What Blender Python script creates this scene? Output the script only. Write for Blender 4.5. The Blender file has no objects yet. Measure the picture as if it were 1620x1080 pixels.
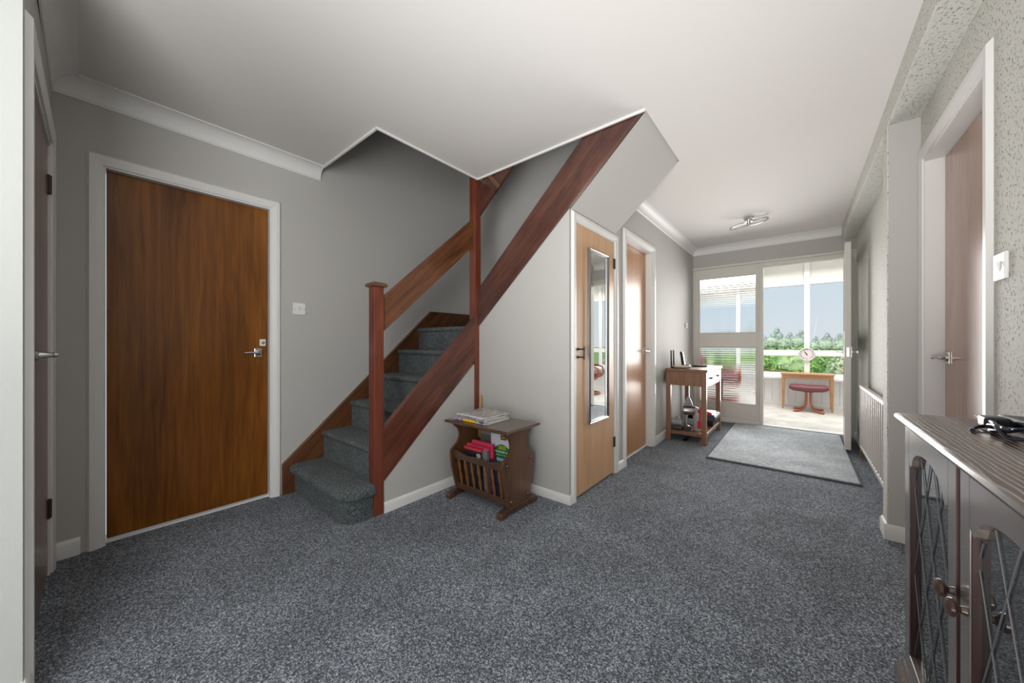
import bpy, bmesh, math, random
from mathutils import Vector, Matrix
random.seed(7)
PI = math.pi
S = bpy.context.scene
COL = S.collection

# ------------------------------------------------------------------ camera
H = 1.071
cam_d = bpy.data.cameras.new('camera'); cam = bpy.data.objects.new('camera', cam_d); COL.objects.link(cam)
cam_d.sensor_width = 36; cam_d.sensor_fit = 'HORIZONTAL'
cam_d.lens = 555.5 / 1620 * 36
cam_d.shift_y = 2.7 / 1620
cam_d.clip_start = 0.02; cam_d.clip_end = 500
cam.location = (0, 0, H); cam.rotation_euler = (PI / 2, 0, 0.687)
S.camera = cam
# ------------------------------------------------------------------ colour management
S.view_settings.view_transform = 'Standard'; S.view_settings.look = 'None'
S.view_settings.gamma = 1; S.view_settings.use_curve_mapping = False
S.view_settings.exposure = 0.0
# ------------------------------------------------------------------ world
W = bpy.data.worlds.new('sky'); S.world = W; W.use_nodes = True
nt = W.node_tree; nt.nodes.clear()
tc = nt.nodes.new('ShaderNodeTexCoord'); sp = nt.nodes.new('ShaderNodeSeparateXYZ')
rp = nt.nodes.new('ShaderNodeValToRGB'); bg = nt.nodes.new('ShaderNodeBackground'); ow = nt.nodes.new('ShaderNodeOutputWorld')
nt.links.new(tc.outputs['Generated'], sp.inputs[0]); nt.links.new(sp.outputs['Z'], rp.inputs[0])
nt.links.new(rp.outputs[0], bg.inputs[0]); nt.links.new(bg.outputs[0], ow.inputs[0])
rp.color_ramp.elements[0].position = 0.0; rp.color_ramp.elements[0].color = (0.70, 0.75, 0.80, 1)
rp.color_ramp.elements[1].position = 0.30; rp.color_ramp.elements[1].color = (0.50, 0.70, 0.80, 1)
bg.inputs[1].default_value = 1.0
# ------------------------------------------------------------------ lights
def area(name, loc, rot, sx, sy, power, color=(1, 1, 1)):
    d = bpy.data.lights.new(name, 'AREA'); d.shape = 'RECTANGLE'; d.size = sx; d.size_y = sy
    d.energy = power; d.color = color
    o = bpy.data.objects.new(name, d); COL.objects.link(o); o.location = loc; o.rotation_euler = rot
    return o
sd = bpy.data.lights.new('sun', 'SUN'); sd.energy = 3.4; sd.angle = math.radians(3); sd.color = (1, 0.96, 0.88)
so = bpy.data.objects.new('sun', sd); COL.objects.link(so); so.rotation_euler = (math.radians(42), math.radians(-25), 0)
area('porch_fill', (-0.1, 6.60, 2.50), (math.radians(-10), 0, 0), 3.6, 1.5, 118, (1, 0.985, 0.955))  # added fill lamp under the porch ceiling, standing in for daylight
dl = area('door_fill', (-0.50, 5.49, 1.15), (math.radians(-90), 0, 0), 1.02, 1.7, 27, (1.0, 0.985, 0.965)); dl.data.spread = math.radians(100)  # unseen lamp added inside the front door in place of porch daylight
area('side_fill', (0.40, -1.20, 1.35), (0, math.radians(96), 0), 1.4, 1.4, 58, (0.98, 0.99, 1.0))  # added fill lamp from the right; no window is built here
area('ceiling_fill', (-0.45, -0.9, 1.0), (math.radians(176), 0, 0), 0.8, 0.8, 26, (1.0, 0.985, 0.96))  # upward lamp added behind the camera to brighten the ceiling
bf = area('hall_ceiling_fill', (-0.25, -0.6, 0.5), (0, 0, 0), 0.8, 0.8, 16, (1.0, 0.985, 0.96)); bf.data.spread = math.radians(80)  # low lamp added to lift the hall ceiling and soffit
bf.rotation_euler = (Vector((-0.5, 2.6, 2.4)) - bf.location).to_track_quat('-Z', 'Y').to_euler()

# ================================================================== materials
MATS = {}
def mat(name, color=(0.5, 0.5, 0.5), rough=0.5, metal=0.0, spec=0.5, coat=0.0, trans=0.0, ior=1.45):
    if name in MATS: return MATS[name]
    m = bpy.data.materials.new(name); m.use_nodes = True
    b = m.node_tree.nodes['Principled BSDF']
    b.inputs['Base Color'].default_value = (*color, 1); b.inputs['Roughness'].default_value = rough
    b.inputs['Metallic'].default_value = metal; b.inputs['Specular IOR Level'].default_value = spec
    b.inputs['Coat Weight'].default_value = coat; b.inputs['Coat Roughness'].default_value = 0.22
    b.inputs['Transmission Weight'].default_value = trans; b.inputs['IOR'].default_value = ior
    MATS[name] = m
    return m
def nodes(m):
    n = m.node_tree
    return n, n.nodes['Principled BSDF'], n.nodes.new, n.links.new
def coords(n, scale=(1, 1, 1), rot=(0, 0, 0)):
    t = n.nodes.new('ShaderNodeTexCoord'); mp = n.nodes.new('ShaderNodeMapping')
    # rotate first, then stretch
    mp0 = n.nodes.new('ShaderNodeMapping'); mp0.inputs['Rotation'].default_value = rot
    n.links.new(t.outputs['Object'], mp0.inputs[0]); n.links.new(mp0.outputs[0], mp.inputs[0])
    mp.inputs['Scale'].default_value = scale
    return mp
def noise(n, vec, scale, detail=3, rough=0.6, dist=0.0):
    x = n.nodes.new('ShaderNodeTexNoise'); x.inputs['Scale'].default_value = scale
    x.inputs['Detail'].default_value = detail; x.inputs['Roughness'].default_value = rough
    x.inputs['Distortion'].default_value = dist
    n.links.new(vec.outputs[0], x.inputs['Vector']); return x
def ramp(n, src, stops):
    r = n.nodes.new('ShaderNodeValToRGB'); e = r.color_ramp.elements
    while len(e) < len(stops): e.new(0.5)
    for i, (p, c) in enumerate(stops):
        e[i].position = p; e[i].color = (*c, 1) if not isinstance(c, (int, float)) else (c, c, c, 1)
    n.links.new(src, r.inputs[0]); return r
def bump(n, b, src, strength, dist):
    x = n.nodes.new('ShaderNodeBump'); x.inputs['Strength'].default_value = strength; x.inputs['Distance'].default_value = dist
    n.links.new(src, x.inputs['Height']); n.links.new(x.outputs[0], b.inputs['Normal']); return x
def wood(name, dark, mid, light, grain='Z', rough=0.35, coat=0.3, rot=(0, 0, 0), fine=60, broad=5, bumpy=0.1):
    if name in MATS: return MATS[name]
    m = mat(name, mid, rough, coat=coat); n, b, new, ln = nodes(m)
    st = {'X': (0.05, 1, 1), 'Y': (1, 0.05, 1), 'Z': (1, 1, 0.05)}[grain]
    st2 = {'X': (0.22, 1, 1), 'Y': (1, 0.22, 1), 'Z': (1, 1, 0.22)}[grain]
    v = coords(n, st, rot); v2 = coords(n, st2, rot)
    a = noise(n, v, fine, 4, 0.65, 0.4); c = noise(n, v2, broad, 3, 0.55, 1.2)
    mx = n.nodes.new('ShaderNodeMix'); mx.inputs[0].default_value = 0.55
    ln(a.outputs[0], mx.inputs[2]); ln(c.outputs[0], mx.inputs[3])
    r = ramp(n, mx.outputs[0], [(0.34, dark), (0.5, mid), (0.66, light)])
    ln(r.outputs[0], b.inputs['Base Color'])
    bump(n, b, a.outputs[0], bumpy, 0.002)
    return m
M_wall = mat('wall_paint', (0.505, 0.495, 0.475), 0.75, spec=0.25)
n, b, new, ln = nodes(M_wall); v = coords(n, (1, 1, 0.35)); a = noise(n, v, 180, 3, 0.6); bump(n, b, a.outputs[0], 0.25, 0.0015)
M_ceil = mat('ceiling_paint', (0.74, 0.72, 0.70), 0.8, spec=0.2)
n, b, new, ln = nodes(M_ceil); v = coords(n); a = noise(n, v, 60, 3, 0.6); bump(n, b, a.outputs[0], 0.08, 0.002)
def embossed(name, col, dark, sc=75):
    m = mat(name, col, 0.7, spec=0.3); n, b, new, ln = nodes(m)
    v = coords(n, (1, 1, 0.72), (0.5, 0, 0)); a = noise(n, v, sc, 2, 0.5, 0.25)
    r = ramp(n, a.outputs[0], [(0.34, 0.0), (0.42, 1.0)])
    bump(n, b, r.outputs[0], 0.9, 0.003)
    r2 = ramp(n, a.outputs[0], [(0.33, dark), (0.39, col)]); ln(r2.outputs[0], b.inputs['Base Color'])  # shadows of the embossing painted as darker flecks
    return m
M_emb = embossed('embossed_wallpaper', (0.62, 0.62, 0.575), (0.30, 0.295, 0.28), 115)
M_emb2 = mat('faint_wallpaper', (0.47, 0.485, 0.465), 0.8, spec=0.2)
n, b, new, ln = nodes(M_emb2); v = coords(n, (1, 1, 0.5)); a = noise(n, v, 90, 3, 0.6); bump(n, b, a.outputs[0], 0.3, 0.002)
M_white = mat('white_gloss', (0.76, 0.755, 0.74), 0.35, spec=0.5)
M_whiteflat = mat('white_satin', (0.78, 0.775, 0.76), 0.5)
M_frame = mat('frame_paint', (0.70, 0.68, 0.63), 0.4)
M_upvc = mat('white_upvc', (0.86, 0.86, 0.85), 0.35)
M_plastic = mat('white_plastic', (0.82, 0.81, 0.79), 0.35)
def carpet(name, dark, mid, light, sc=150, bs=0.9, clump=0.35):
    m = mat(name, mid, 0.95, spec=0.1); n, b, new, ln = nodes(m)
    v = coords(n, (1, 1, 1)); a = noise(n, v, sc * 0.8, 3, 0.75, 0.3)
    big = noise(n, v, 2.3, 3, 0.6, 0.8)
    # warp, then one random value per tuft
    w_ = n.nodes.new('ShaderNodeVectorMath'); w_.operation = 'MULTIPLY_ADD'; w_.inputs[1].default_value = (0.010, 0.010, 0.010)
    ln(a.outputs['Color'], w_.inputs[0]); ln(v.outputs[0], w_.inputs[2])
    vo = n.nodes.new('ShaderNodeTexVoronoi'); vo.inputs['Scale'].default_value = sc; ln(w_.outputs[0], vo.inputs['Vector'])
    sx = n.nodes.new('ShaderNodeSeparateColor'); ln(vo.outputs['Color'], sx.inputs[0])
    mx = n.nodes.new('ShaderNodeMix'); mx.inputs[0].default_value = clump
    ln(sx.outputs[0], mx.inputs[2]); ln(a.outputs[0], mx.inputs[3])
    r = ramp(n, mx.outputs[0], [(0.20, dark), (0.55, mid), (0.80, light)])
    r2 = ramp(n, big.outputs[0], [(0.35, 0.72), (0.65, 1.0)])
    mm = n.nodes.new('ShaderNodeMix'); mm.data_type = 'RGBA'; mm.blend_type = 'MULTIPLY'; mm.inputs[0].default_value = 1
    ln(r.outputs[0], mm.inputs[6]); ln(r2.outputs[0], mm.inputs[7]); ln(mm.outputs[2], b.inputs['Base Color'])
    bump(n, b, vo.outputs['Distance'], -bs if bs < 0 else bs, 0.004)
    b.inputs['Sheen Weight'].default_value = 0.16; b.inputs['Sheen Roughness'].default_value = 0.35
    return m
M_carpet = carpet('grey_carpet', (0.009, 0.011, 0.016), (0.17, 0.195, 0.235), (0.76, 0.82, 0.90), 250, 0.8, 0.5)
M_stairc = carpet('stair_carpet', (0.03, 0.04, 0.043), (0.105, 0.125, 0.13), (0.30, 0.34, 0.35), 260, 0.8, 0.45)
M_rug = carpet('rug_pile', (0.31, 0.335, 0.365), (0.52, 0.555, 0.595), (0.74, 0.78, 0.82), 70, 0.5, 0.7)
M_rugedge = mat('rug_edge', (0.10, 0.11, 0.125), 0.9)
M_porchc = carpet('cream_carpet', (0.66, 0.63, 0.58), (0.74, 0.71, 0.66), (0.82, 0.79, 0.74), 90, 0.2)
D_dark = wood('door_veneer_dark', (0.080, 0.026, 0.003), (0.170, 0.056, 0.006), (0.28, 0.100, 0.013), 'Z', 0.36, 0.22, fine=45, broad=3.0, bumpy=0.5)
D_dark.node_tree.nodes['Principled BSDF'].inputs['Specular IOR Level'].default_value = 0.25
D_mid = wood('door_veneer_tan', (0.48, 0.27, 0.14), (0.60, 0.355, 0.19), (0.68, 0.43, 0.245), 'Z', 0.33, 0.2, fine=40, broad=4)
D_org = wood('door_veneer_orange', (0.42, 0.20, 0.085), (0.50, 0.25, 0.11), (0.58, 0.31, 0.15), 'Z', 0.42, 0.25, fine=40, broad=3)
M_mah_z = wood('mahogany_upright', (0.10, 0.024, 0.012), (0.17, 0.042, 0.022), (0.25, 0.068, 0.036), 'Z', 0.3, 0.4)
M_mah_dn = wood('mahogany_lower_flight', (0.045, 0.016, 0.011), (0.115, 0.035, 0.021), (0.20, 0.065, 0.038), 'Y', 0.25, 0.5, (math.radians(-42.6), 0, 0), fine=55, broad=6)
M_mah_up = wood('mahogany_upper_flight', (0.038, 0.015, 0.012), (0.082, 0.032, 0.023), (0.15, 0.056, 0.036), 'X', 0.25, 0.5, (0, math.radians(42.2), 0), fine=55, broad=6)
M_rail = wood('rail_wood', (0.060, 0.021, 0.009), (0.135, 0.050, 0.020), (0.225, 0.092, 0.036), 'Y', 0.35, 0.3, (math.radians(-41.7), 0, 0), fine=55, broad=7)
M_cap = wood('cap_wood', (0.07, 0.03, 0.014), (0.13, 0.058, 0.025), (0.2, 0.09, 0.04), 'X', 0.3, 0.3)
M_oak = wood('rack_wood', (0.060, 0.026, 0.011), (0.125, 0.056, 0.023), (0.19, 0.090, 0.038), 'Z', 0.28, 0.5)
M_oakx = wood('rack_wood_flat', (0.045, 0.022, 0.013), (0.085, 0.043, 0.023), (0.14, 0.070, 0.036), 'X', 0.22, 0.6)
M_con = wood('console_wood', (0.17, 0.082, 0.043), (0.25, 0.125, 0.068), (0.33, 0.170, 0.098), 'Z', 0.45, 0.1)
M_cony = wood('console_wood_long', (0.15, 0.074, 0.040), (0.23, 0.118, 0.066), (0.31, 0.165, 0.095), 'Y', 0.45, 0.1)
M_cab = wood('cabinet_oak', (0.085, 0.062, 0.052), (0.15, 0.118, 0.102), (0.22, 0.185, 0.165), 'Z', 0.22, 1.0, fine=90, bumpy=0.04); M_cab.node_tree.nodes['Principled BSDF'].inputs['Coat IOR'].default_value = 2.1
M_cabin = wood('cabinet_edge_wood', (0.018, 0.008, 0.006), (0.034, 0.013, 0.010), (0.055, 0.022, 0.016), 'Z', 0.5, 0.0)
M_knob = mat('knob_wood', (0.055, 0.028, 0.020), 0.25, coat=0.6)
M_teak = wood('light_teak', (0.42, 0.20, 0.075), (0.52, 0.26, 0.105), (0.60, 0.32, 0.14), 'X', 0.35, 0.2)
M_bent = wood('bentwood', (0.30, 0.085, 0.035), (0.40, 0.12, 0.05), (0.48, 0.16, 0.07), 'Z', 0.3, 0.3)
# cabinet top: bold cathedral grain, along Y
M_ctop = mat('cabinet_top', (0.1, 0.07, 0.06), 0.25, coat=0.5); n, b, new, ln = nodes(M_ctop)
v = coords(n, (1, 0.16, 1)); wv = n.nodes.new('ShaderNodeTexWave'); wv.wave_type = 'BANDS'; wv.bands_direction = 'X'
wv.inputs['Scale'].default_value = 30; wv.inputs['Distortion'].default_value = 6; wv.inputs['Detail'].default_value = 2; wv.inputs['Detail Scale'].default_value = 1.2
ln(v.outputs[0], wv.inputs[0])
r = ramp(n, wv.outputs[0], [(0.3, (0.030, 0.015, 0.012)), (0.7, (0.075, 0.042, 0.033)), (0.93, (0.30, 0.23, 0.20))]); ln(r.outputs[0], b.inputs['Base Color'])
bump(n, b, wv.outputs[0], 0.35, 0.001)
M_chrome = mat('chrome', (0.62, 0.61, 0.60), 0.18, metal=1)
M_satin = mat('satin_metal', (0.50, 0.49, 0.47), 0.32, metal=1)
M_bronze = mat('dark_bronze', (0.055, 0.04, 0.032), 0.45, metal=0.6)
M_iron = mat('black_iron', (0.035, 0.035, 0.04), 0.45, metal=0.5)
M_brass = mat('brass', (0.55, 0.38, 0.14), 0.3, metal=1)
M_mirror = mat('mirror_glass', (0.93, 0.94, 0.94), 0.01, metal=1)
M_silver = mat('silver_frame', (0.42, 0.42, 0.44), 0.22, metal=1)
M_lead = mat('lead', (0.17, 0.17, 0.18), 0.5, metal=0.6)
M_black = mat('black_plastic', (0.012, 0.013, 0.018), 0.3)
M_dgrey = mat('dark_grey_plastic', (0.05, 0.055, 0.06), 0.4)
M_lgrey = mat('grey_plastic', (0.32, 0.33, 0.35), 0.35)
M_red = mat('red_plastic', (0.55, 0.03, 0.05), 0.3)
M_leather = mat('burgundy_leather', (0.17, 0.052, 0.062), 0.38); n, b, new, ln = nodes(M_leather)
v = coords(n); a = noise(n, v, 70, 3, 0.6); bump(n, b, a.outputs[0], 0.2, 0.002)
M_rad = mat('radiator_enamel', (0.58, 0.545, 0.515), 0.4)
# cabinet glass: dark interior glazing that mirrors the carpet
M_cglass = mat('cabinet_glass', (0.02, 0.024, 0.028), 0.02, metal=0.0, spec=1.0, trans=0.0, ior=2.6)
def clear_glass(name, refl=0.10, tint=(1, 1, 1)):
    m = bpy.data.materials.new(name); m.use_nodes = True; n = m.node_tree; n.nodes.clear()
    o = n.nodes.new('ShaderNodeOutputMaterial'); mx = n.nodes.new('ShaderNodeMixShader')
    t = n.nodes.new('ShaderNodeBsdfTransparent'); g = n.nodes.new('ShaderNodeBsdfGlossy'); g.inputs['Roughness'].default_value = 0.02
    t.inputs[0].default_value = (*tint, 1)
    lw = n.nodes.new('ShaderNodeLayerWeight'); lw.inputs[0].default_value = refl
    n.links.new(lw.outputs['Fresnel'], mx.inputs[0]); n.links.new(t.outputs[0], mx.inputs[1]); n.links.new(g.outputs[0], mx.inputs[2])
    n.links.new(mx.outputs[0], o.inputs[0]); return m
M_glass = clear_glass('clear_glass', 0.15)
# reeded glass (ribs are real geometry)
M_reed = mat('reeded_glass', (0.97, 0.98, 1.0), 0.05, trans=1.0, ior=1.35, spec=0.5)

# ================================================================== geometry helpers
class G:
    def __init__(s): s.bm = bmesh.new()
    def box(s, x0, x1, y0, y1, z0, z1):
        vs = [s.bm.verts.new(p) for p in ((x0, y0, z0), (x1, y0, z0), (x1, y1, z0), (x0, y1, z0), (x0, y0, z1), (x1, y0, z1), (x1, y1, z1), (x0, y1, z1))]
        for f in ((3, 2, 1, 0), (4, 5, 6, 7), (0, 1, 5, 4), (1, 2, 6, 5), (2, 3, 7, 6), (3, 0, 4, 7)): s.bm.faces.new([vs[i] for i in f])
        return s
    def prism(s, pts, ax, a, b):
        """pts: 2-D polygon in the plane perpendicular to ax (X:(y,z) Y:(x,z) Z:(x,y)), extruded from a to b"""
        def P(p, t): return (t, p[0], p[1]) if ax == 'X' else ((p[0], t, p[1]) if ax == 'Y' else (p[0], p[1], t))
        va = [s.bm.verts.new(P(p, a)) for p in pts]; vb = [s.bm.verts.new(P(p, b)) for p in pts]
        s.bm.faces.new(va); s.bm.faces.new(vb[::-1]); k = len(pts)
        for i in range(k): s.bm.faces.new((va[i], vb[i], vb[(i + 1) % k], va[(i + 1) % k]))
        return s
    def ring(s, c, u, w, r, k): return [s.bm.verts.new(c + u * (r * math.cos(2 * PI * i / k)) + w * (r * math.sin(2 * PI * i / k))) for i in range(k)]
    def tube(s, pts, r, k=10, closed=False):
        pts = [Vector(p) for p in pts]; N = len(pts); rs = r if isinstance(r, (list, tuple)) else [r] * N
        up = Vector((0, 0, 1)); prev = None; rings = []
        for i, p in enumerate(pts):
            if closed: t = (pts[(i + 1) % N] - pts[i - 1])
            else: t = pts[min(i + 1, N - 1)] - pts[max(i - 1, 0)]
            t.normalize()
            if prev is None:
                a = up if abs(t.dot(up)) < 0.9 else Vector((1, 0, 0)); u = t.cross(a).normalized()
            else:
                u = (prev - t * prev.dot(t)).normalized()
            w = t.cross(u); prev = u; rings.append(s.ring(p, u, w, rs[i], k))
        for i in range(N if closed else N - 1):
            A, B = rings[i], rings[(i + 1) % N]
            for j in range(k): s.bm.faces.new((A[j], A[(j + 1) % k], B[(j + 1) % k], B[j]))
        if not closed: s.bm.faces.new(rings[0][::-1]); s.bm.faces.new(rings[-1])
        return s
    def lathe(s, base, axis, prof, k=16):
        base = Vector(base); t = Vector(axis).normalized()
        a = Vector((0, 0, 1)) if abs(t.z) < 0.9 else Vector((1, 0, 0)); u = t.cross(a).normalized(); w = t.cross(u)
        rings = [s.ring(base + t * h, u, w, max(r, 1e-4), k) for h, r in prof]
        for A, B in zip(rings, rings[1:]):
            for j in range(k): s.bm.faces.new((A[j], A[(j + 1) % k], B[(j + 1) % k], B[j]))
        s.bm.faces.new(rings[0][::-1]); s.bm.faces.new(rings[-1]); return s
    def ball(s, c, r, seg=14, sc=(1, 1, 1), rot=None):
        m = Matrix.Translation(c) @ (rot or Matrix()) @ Matrix.Diagonal((r * sc[0], r * sc[1], r * sc[2], 1))
        bmesh.ops.create_uvsphere(s.bm, u_segments=seg, v_segments=max(6, seg // 2 + 2), radius=1, matrix=m); return s
    def cells(s, ax, t0, t1, a0, a1, b0, b1, holes):
        """slab with rectangular holes; plane coords (a,b)"""
        A = sorted({a0, a1, *[h[0] for h in holes], *[h[1] for h in holes]}); B = sorted({b0, b1, *[h[2] for h in holes], *[h[3] for h in holes]})
        A = [x for x in A if a0 <= x <= a1]; B = [x for x in B if b0 <= x <= b1]
        for x0, x1 in zip(A, A[1:]):
            run = None
            for y0, y1 in list(zip(B, B[1:])) + [(None, None)]:
                solid = y0 is not None and not any(h[0] - 1e-6 <= x0 and x1 <= h[1] + 1e-6 and h[2] - 1e-6 <= y0 and y1 <= h[3] + 1e-6 for h in holes)
                if solid: run = (run[0], y1) if run else (y0, y1)
                elif run:
                    if ax == 'X': s.box(t0, t1, x0, x1, *run)
                    elif ax == 'Y': s.box(x0, x1, t0, t1, *run)
                    else: s.box(x0, x1, *run, t0, t1)
                    run = None
        return s
def obj(name, g, m, parent=None, bevel=0.0, smooth=False, seg=2, sub=0, origin='base'):
    bm = g.bm if isinstance(g, G) else g
    bmesh.ops.recalc_face_normals(bm, faces=bm.faces)
    xs = [v.co.x for v in bm.verts]; ys = [v.co.y for v in bm.verts]; zs = [v.co.z for v in bm.verts]
    o0 = Vector(((min(xs) + max(xs)) / 2, (min(ys) + max(ys)) / 2, min(zs)))
    bmesh.ops.translate(bm, verts=bm.verts, vec=-o0)
    me = bpy.data.meshes.new(name); bm.to_mesh(me); bm.free()
    if m: me.materials.append(m)
    o = bpy.data.objects.new(name, me); COL.objects.link(o)
    off = Vector(parent.get('_off', (0, 0, 0))) if parent else Vector((0, 0, 0))
    o.location = o0 - off
    if parent: o.parent = parent
    o['_off'] = tuple(o0)
    if smooth:
        for p in me.polygons: p.use_smooth = True
        if smooth != 'all':
            me.set_sharp_from_angle(angle=math.radians(38))
    if bevel:
        md = o.modifiers.new('bevel', 'BEVEL'); md.width = bevel; md.segments = seg; md.limit_method = 'ANGLE'; md.angle_limit = math.radians(35)
    if sub:
        md = o.modifiers.new('sub', 'SUBSURF'); md.levels = sub; md.render_levels = sub
    return o
def box(name, m, dims, parent=None, bevel=0.0): return obj(name, G().box(*dims), m, parent, bevel)
def tag(o, label=None, cat=None, group=None):
    if label: o['label'] = label
    if cat: o['category'] = cat
    if group: o['group'] = group
    return o
def struct(o): o['kind'] = 'structure'; return o
def stuff(o): o['kind'] = 'stuff'; return o
def thing(name, label, cat, loc=(0, 0, 0), rotz=0, group=None, world=False):
    """Empty at the base; children are built in its local frame, or (world=True) in world coordinates"""
    o = bpy.data.objects.new(name, None); COL.objects.link(o); o.location = loc; o.rotation_euler = (0, 0, rotz); o.empty_display_size = 0.1
    o['_off'] = tuple(loc) if world else (0.0, 0.0, 0.0)
    return tag(o, label, cat, group)
def copy_tree(o, parent=None):
    c = o.copy(); COL.objects.link(c)
    if parent: c.parent = parent
    for ch in o.children: copy_tree(ch, c)
    return c
def text_on(name, body, size, m, M4, parent, ext=0.0004, align='CENTER'):
    cu = bpy.data.curves.new(name, 'FONT'); cu.body = body; cu.size = size; cu.extrude = ext; cu.align_x = align; cu.align_y = 'CENTER'; cu.resolution_u = 2
    tmp = bpy.data.objects.new(name + '_tmp', cu); COL.objects.link(tmp)
    dg = bpy.context.evaluated_depsgraph_get(); me = bpy.data.meshes.new_from_object(tmp.evaluated_get(dg))
    bpy.data.objects.remove(tmp); bpy.data.curves.remove(cu)
    me.name = name; me.materials.clear(); me.materials.append(m)
    o = bpy.data.objects.new(name, me); COL.objects.link(o); o.parent = parent; o.matrix_local = M4; return o

# ================================================================== dimensions
XA, XB, XC, XR, XS = -2.84, -2.02, -1.185, 0.492, 0.37
ZC, YF, Y2, Y3 = 2.398, 5.53, 2.045, 2.78
def LOW(x): return 1.198 + 0.902 * (x + 2.036)      # underside of the upper flight

# ------------------------------------------------------------------ floor and ceiling
struct(obj('floor', G().cells('Z', -0.1, 0.0, -3.0, 0.62, -2.6, 5.6, []), M_carpet))
struct(obj('ceiling', G().cells('Z', ZC, 2.65, -2.94, 0.60, -2.6, 5.6, [(-2.94, -2.015, 1.147, Y3), (-2.015, -0.68, 2.02, Y3)]), M_ceil))
# ------------------------------------------------------------------ walls
struct(obj('wall_left', G().cells('X', XA - 0.10, XA, -0.1, Y3, 0, 4.9, [(0.055, 0.835, 0, 2.015)]), M_wall))
def YL(x): return -0.098 - 0.014 * (x + 2.84)
g = G()
for xa, xb, za, zb in ((XA - 0.10, -2.70, 0, ZC), (-2.70, -1.92, 2.0, ZC), (-1.92, -1.762, 0, ZC)):
    g.prism([(xa, -0.205), (xb, -0.205), (xb, YL(xb)), (xa, YL(xa))], 'Z', za, zb)
struct(obj('wall_left_corner', g, M_wall))
struct(obj('wall_left_near', G().box(-1.85, -1.752, -2.6, -0.203, 0, ZC).box(-1.7615, -1.752, -0.2028, YL(-1.752), 0, ZC), M_emb2))
struct(obj('wall_back', G().cells('Y', -2.7, -2.6, -1.9, 0.6, 0, ZC, []), M_wall))
struct(obj('wall_right', G().cells('X', XR, XR + 0.12, -2.6, YF, 0, ZC, [(1.955, 2.735, 0, 2.015)]), M_emb))
# pier and dropped beam on the right wall
g = G().box(XS, XR + 0.02, -2.6, YF, 2.263, ZC + 0.01)
struct(obj('wall_right_beam', g, M_emb, bevel=0.006))
struct(obj('wall_right_pier', G().box(XS, XR + 0.01, 2.80, 2.92, 0, 2.27), M_emb))
struct(obj('wall_right_pier_face', G().box(XS + 0.006, XR, 2.794, 2.801, 0, 2.263), M_wall))
# hall wall on the left with the two doors
g = G().cells('X', XC - 0.10, XC, 2.772, YF, 0, ZC, [(3.02, 3.745, 0, 2.015)])
struct(obj('wall_hall', g, M_wall))
struct(obj('wall_over_cupboard', G().prism([(XC - 0.05, 1.905), (XC, 1.905), (XC, LOW(XC)), (XC - 0.05, LOW(XC - 0.05))], 'Y', 2.125, 2.772), M_wall))
# wall under the upper flight (faces the camera), cut along the string
g = G().prism([(-2.03, 0), (XC, 0), (XC, LOW(XC)), (-2.03, LOW(-2.03))], 'Y', Y2, 2.125)
struct(obj('wall_under_stair', g, M_wall))
g = G().prism([(1.20, 0), (Y2 + 0.02, 0), (Y2 + 0.02, 0.96), (1.20, 0.21)], 'X', -2.10, -2.033)
struct(obj('wall_stair_side', g, M_wall))
# far side wall of the stairwell and the sloping soffit
XE = -0.68
g = G().prism([(XA, 0), (XC - 0.10, 0), (XC - 0.10, LOW(XC - .1)), (XE, LOW(XE)), (XE, 4.9), (XA, 4.9)], 'Y', 2.72, Y3)
struct(obj('wall_stairwell', g, M_wall))
g = G().prism([(XC - 0.09, LOW(XC - 0.09)), (XE, LOW(XE)), (XE, LOW(XE) + 0.05), (XC - 0.09, LOW(XC - 0.09) + 0.05)], 'Y', 2.066, 2.72)
struct(obj('ceiling_stair_soffit', g, M_wall))
# upstairs landing shell
struct(obj('wall_upper_right', G().box(0.30, 0.40, -0.2, Y3, 2.65, 4.9), M_wall))
struct(obj('wall_upper_back', G().box(XA, 0.40, -0.3, -0.2, 2.65, 4.9), M_wall))
struct(obj('wall_upper_front', G().box(XE, 0.40, 2.72, Y3, 2.65, 4.9), M_wall))
struct(obj('ceiling_upper', G().box(XA - 0.1, 0.40, -0.3, Y3, 4.9, 5.0), M_ceil))
# front wall above the door
struct(obj('wall_front', G().box(XC, XR, YF, YF + 0.12, 2.133, ZC), M_wall))
struct(obj('trim_front_head', G().box(XC, XR, YF - 0.012, YF + 0.13, 2.108, 2.133), M_frame, bevel=0.003))

# ------------------------------------------------------------------ coving
def cove_profile(c=0.088):
    p = [(0, ZC), (0, ZC - c), (0.006, ZC - c), (0.006, ZC - c + 0.006)]
    for i in range(9):
        a = PI / 2 * i / 8
        p.append((0.010 + (c - 0.016) * (1 - math.cos(a)), ZC - c + 0.010 + (c - 0.016) * math.sin(a)))
    p += [(c, ZC - 0.006), (c, ZC)]
    return p
CP = cove_profile()
def cove(name, ax, a, b, wall, sgn):
    g = G().prism([(wall + sgn * d, z) for d, z in CP], ax, a, b)
    return struct(obj(name, g, M_whiteflat, smooth=True))
cove('trim_1', 'Y', -0.10, 1.147, XA, 1)
cove('trim_2', 'X', XA + 0.0, -1.752, -0.105, 1)
cove('trim_3', 'Y', Y3, YF, XC, 1)
cove('trim_4', 'X', XC, XS, YF, -1)
cove('trim_5', 'Y', -2.6, -0.11, -1.752, 1)
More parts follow.
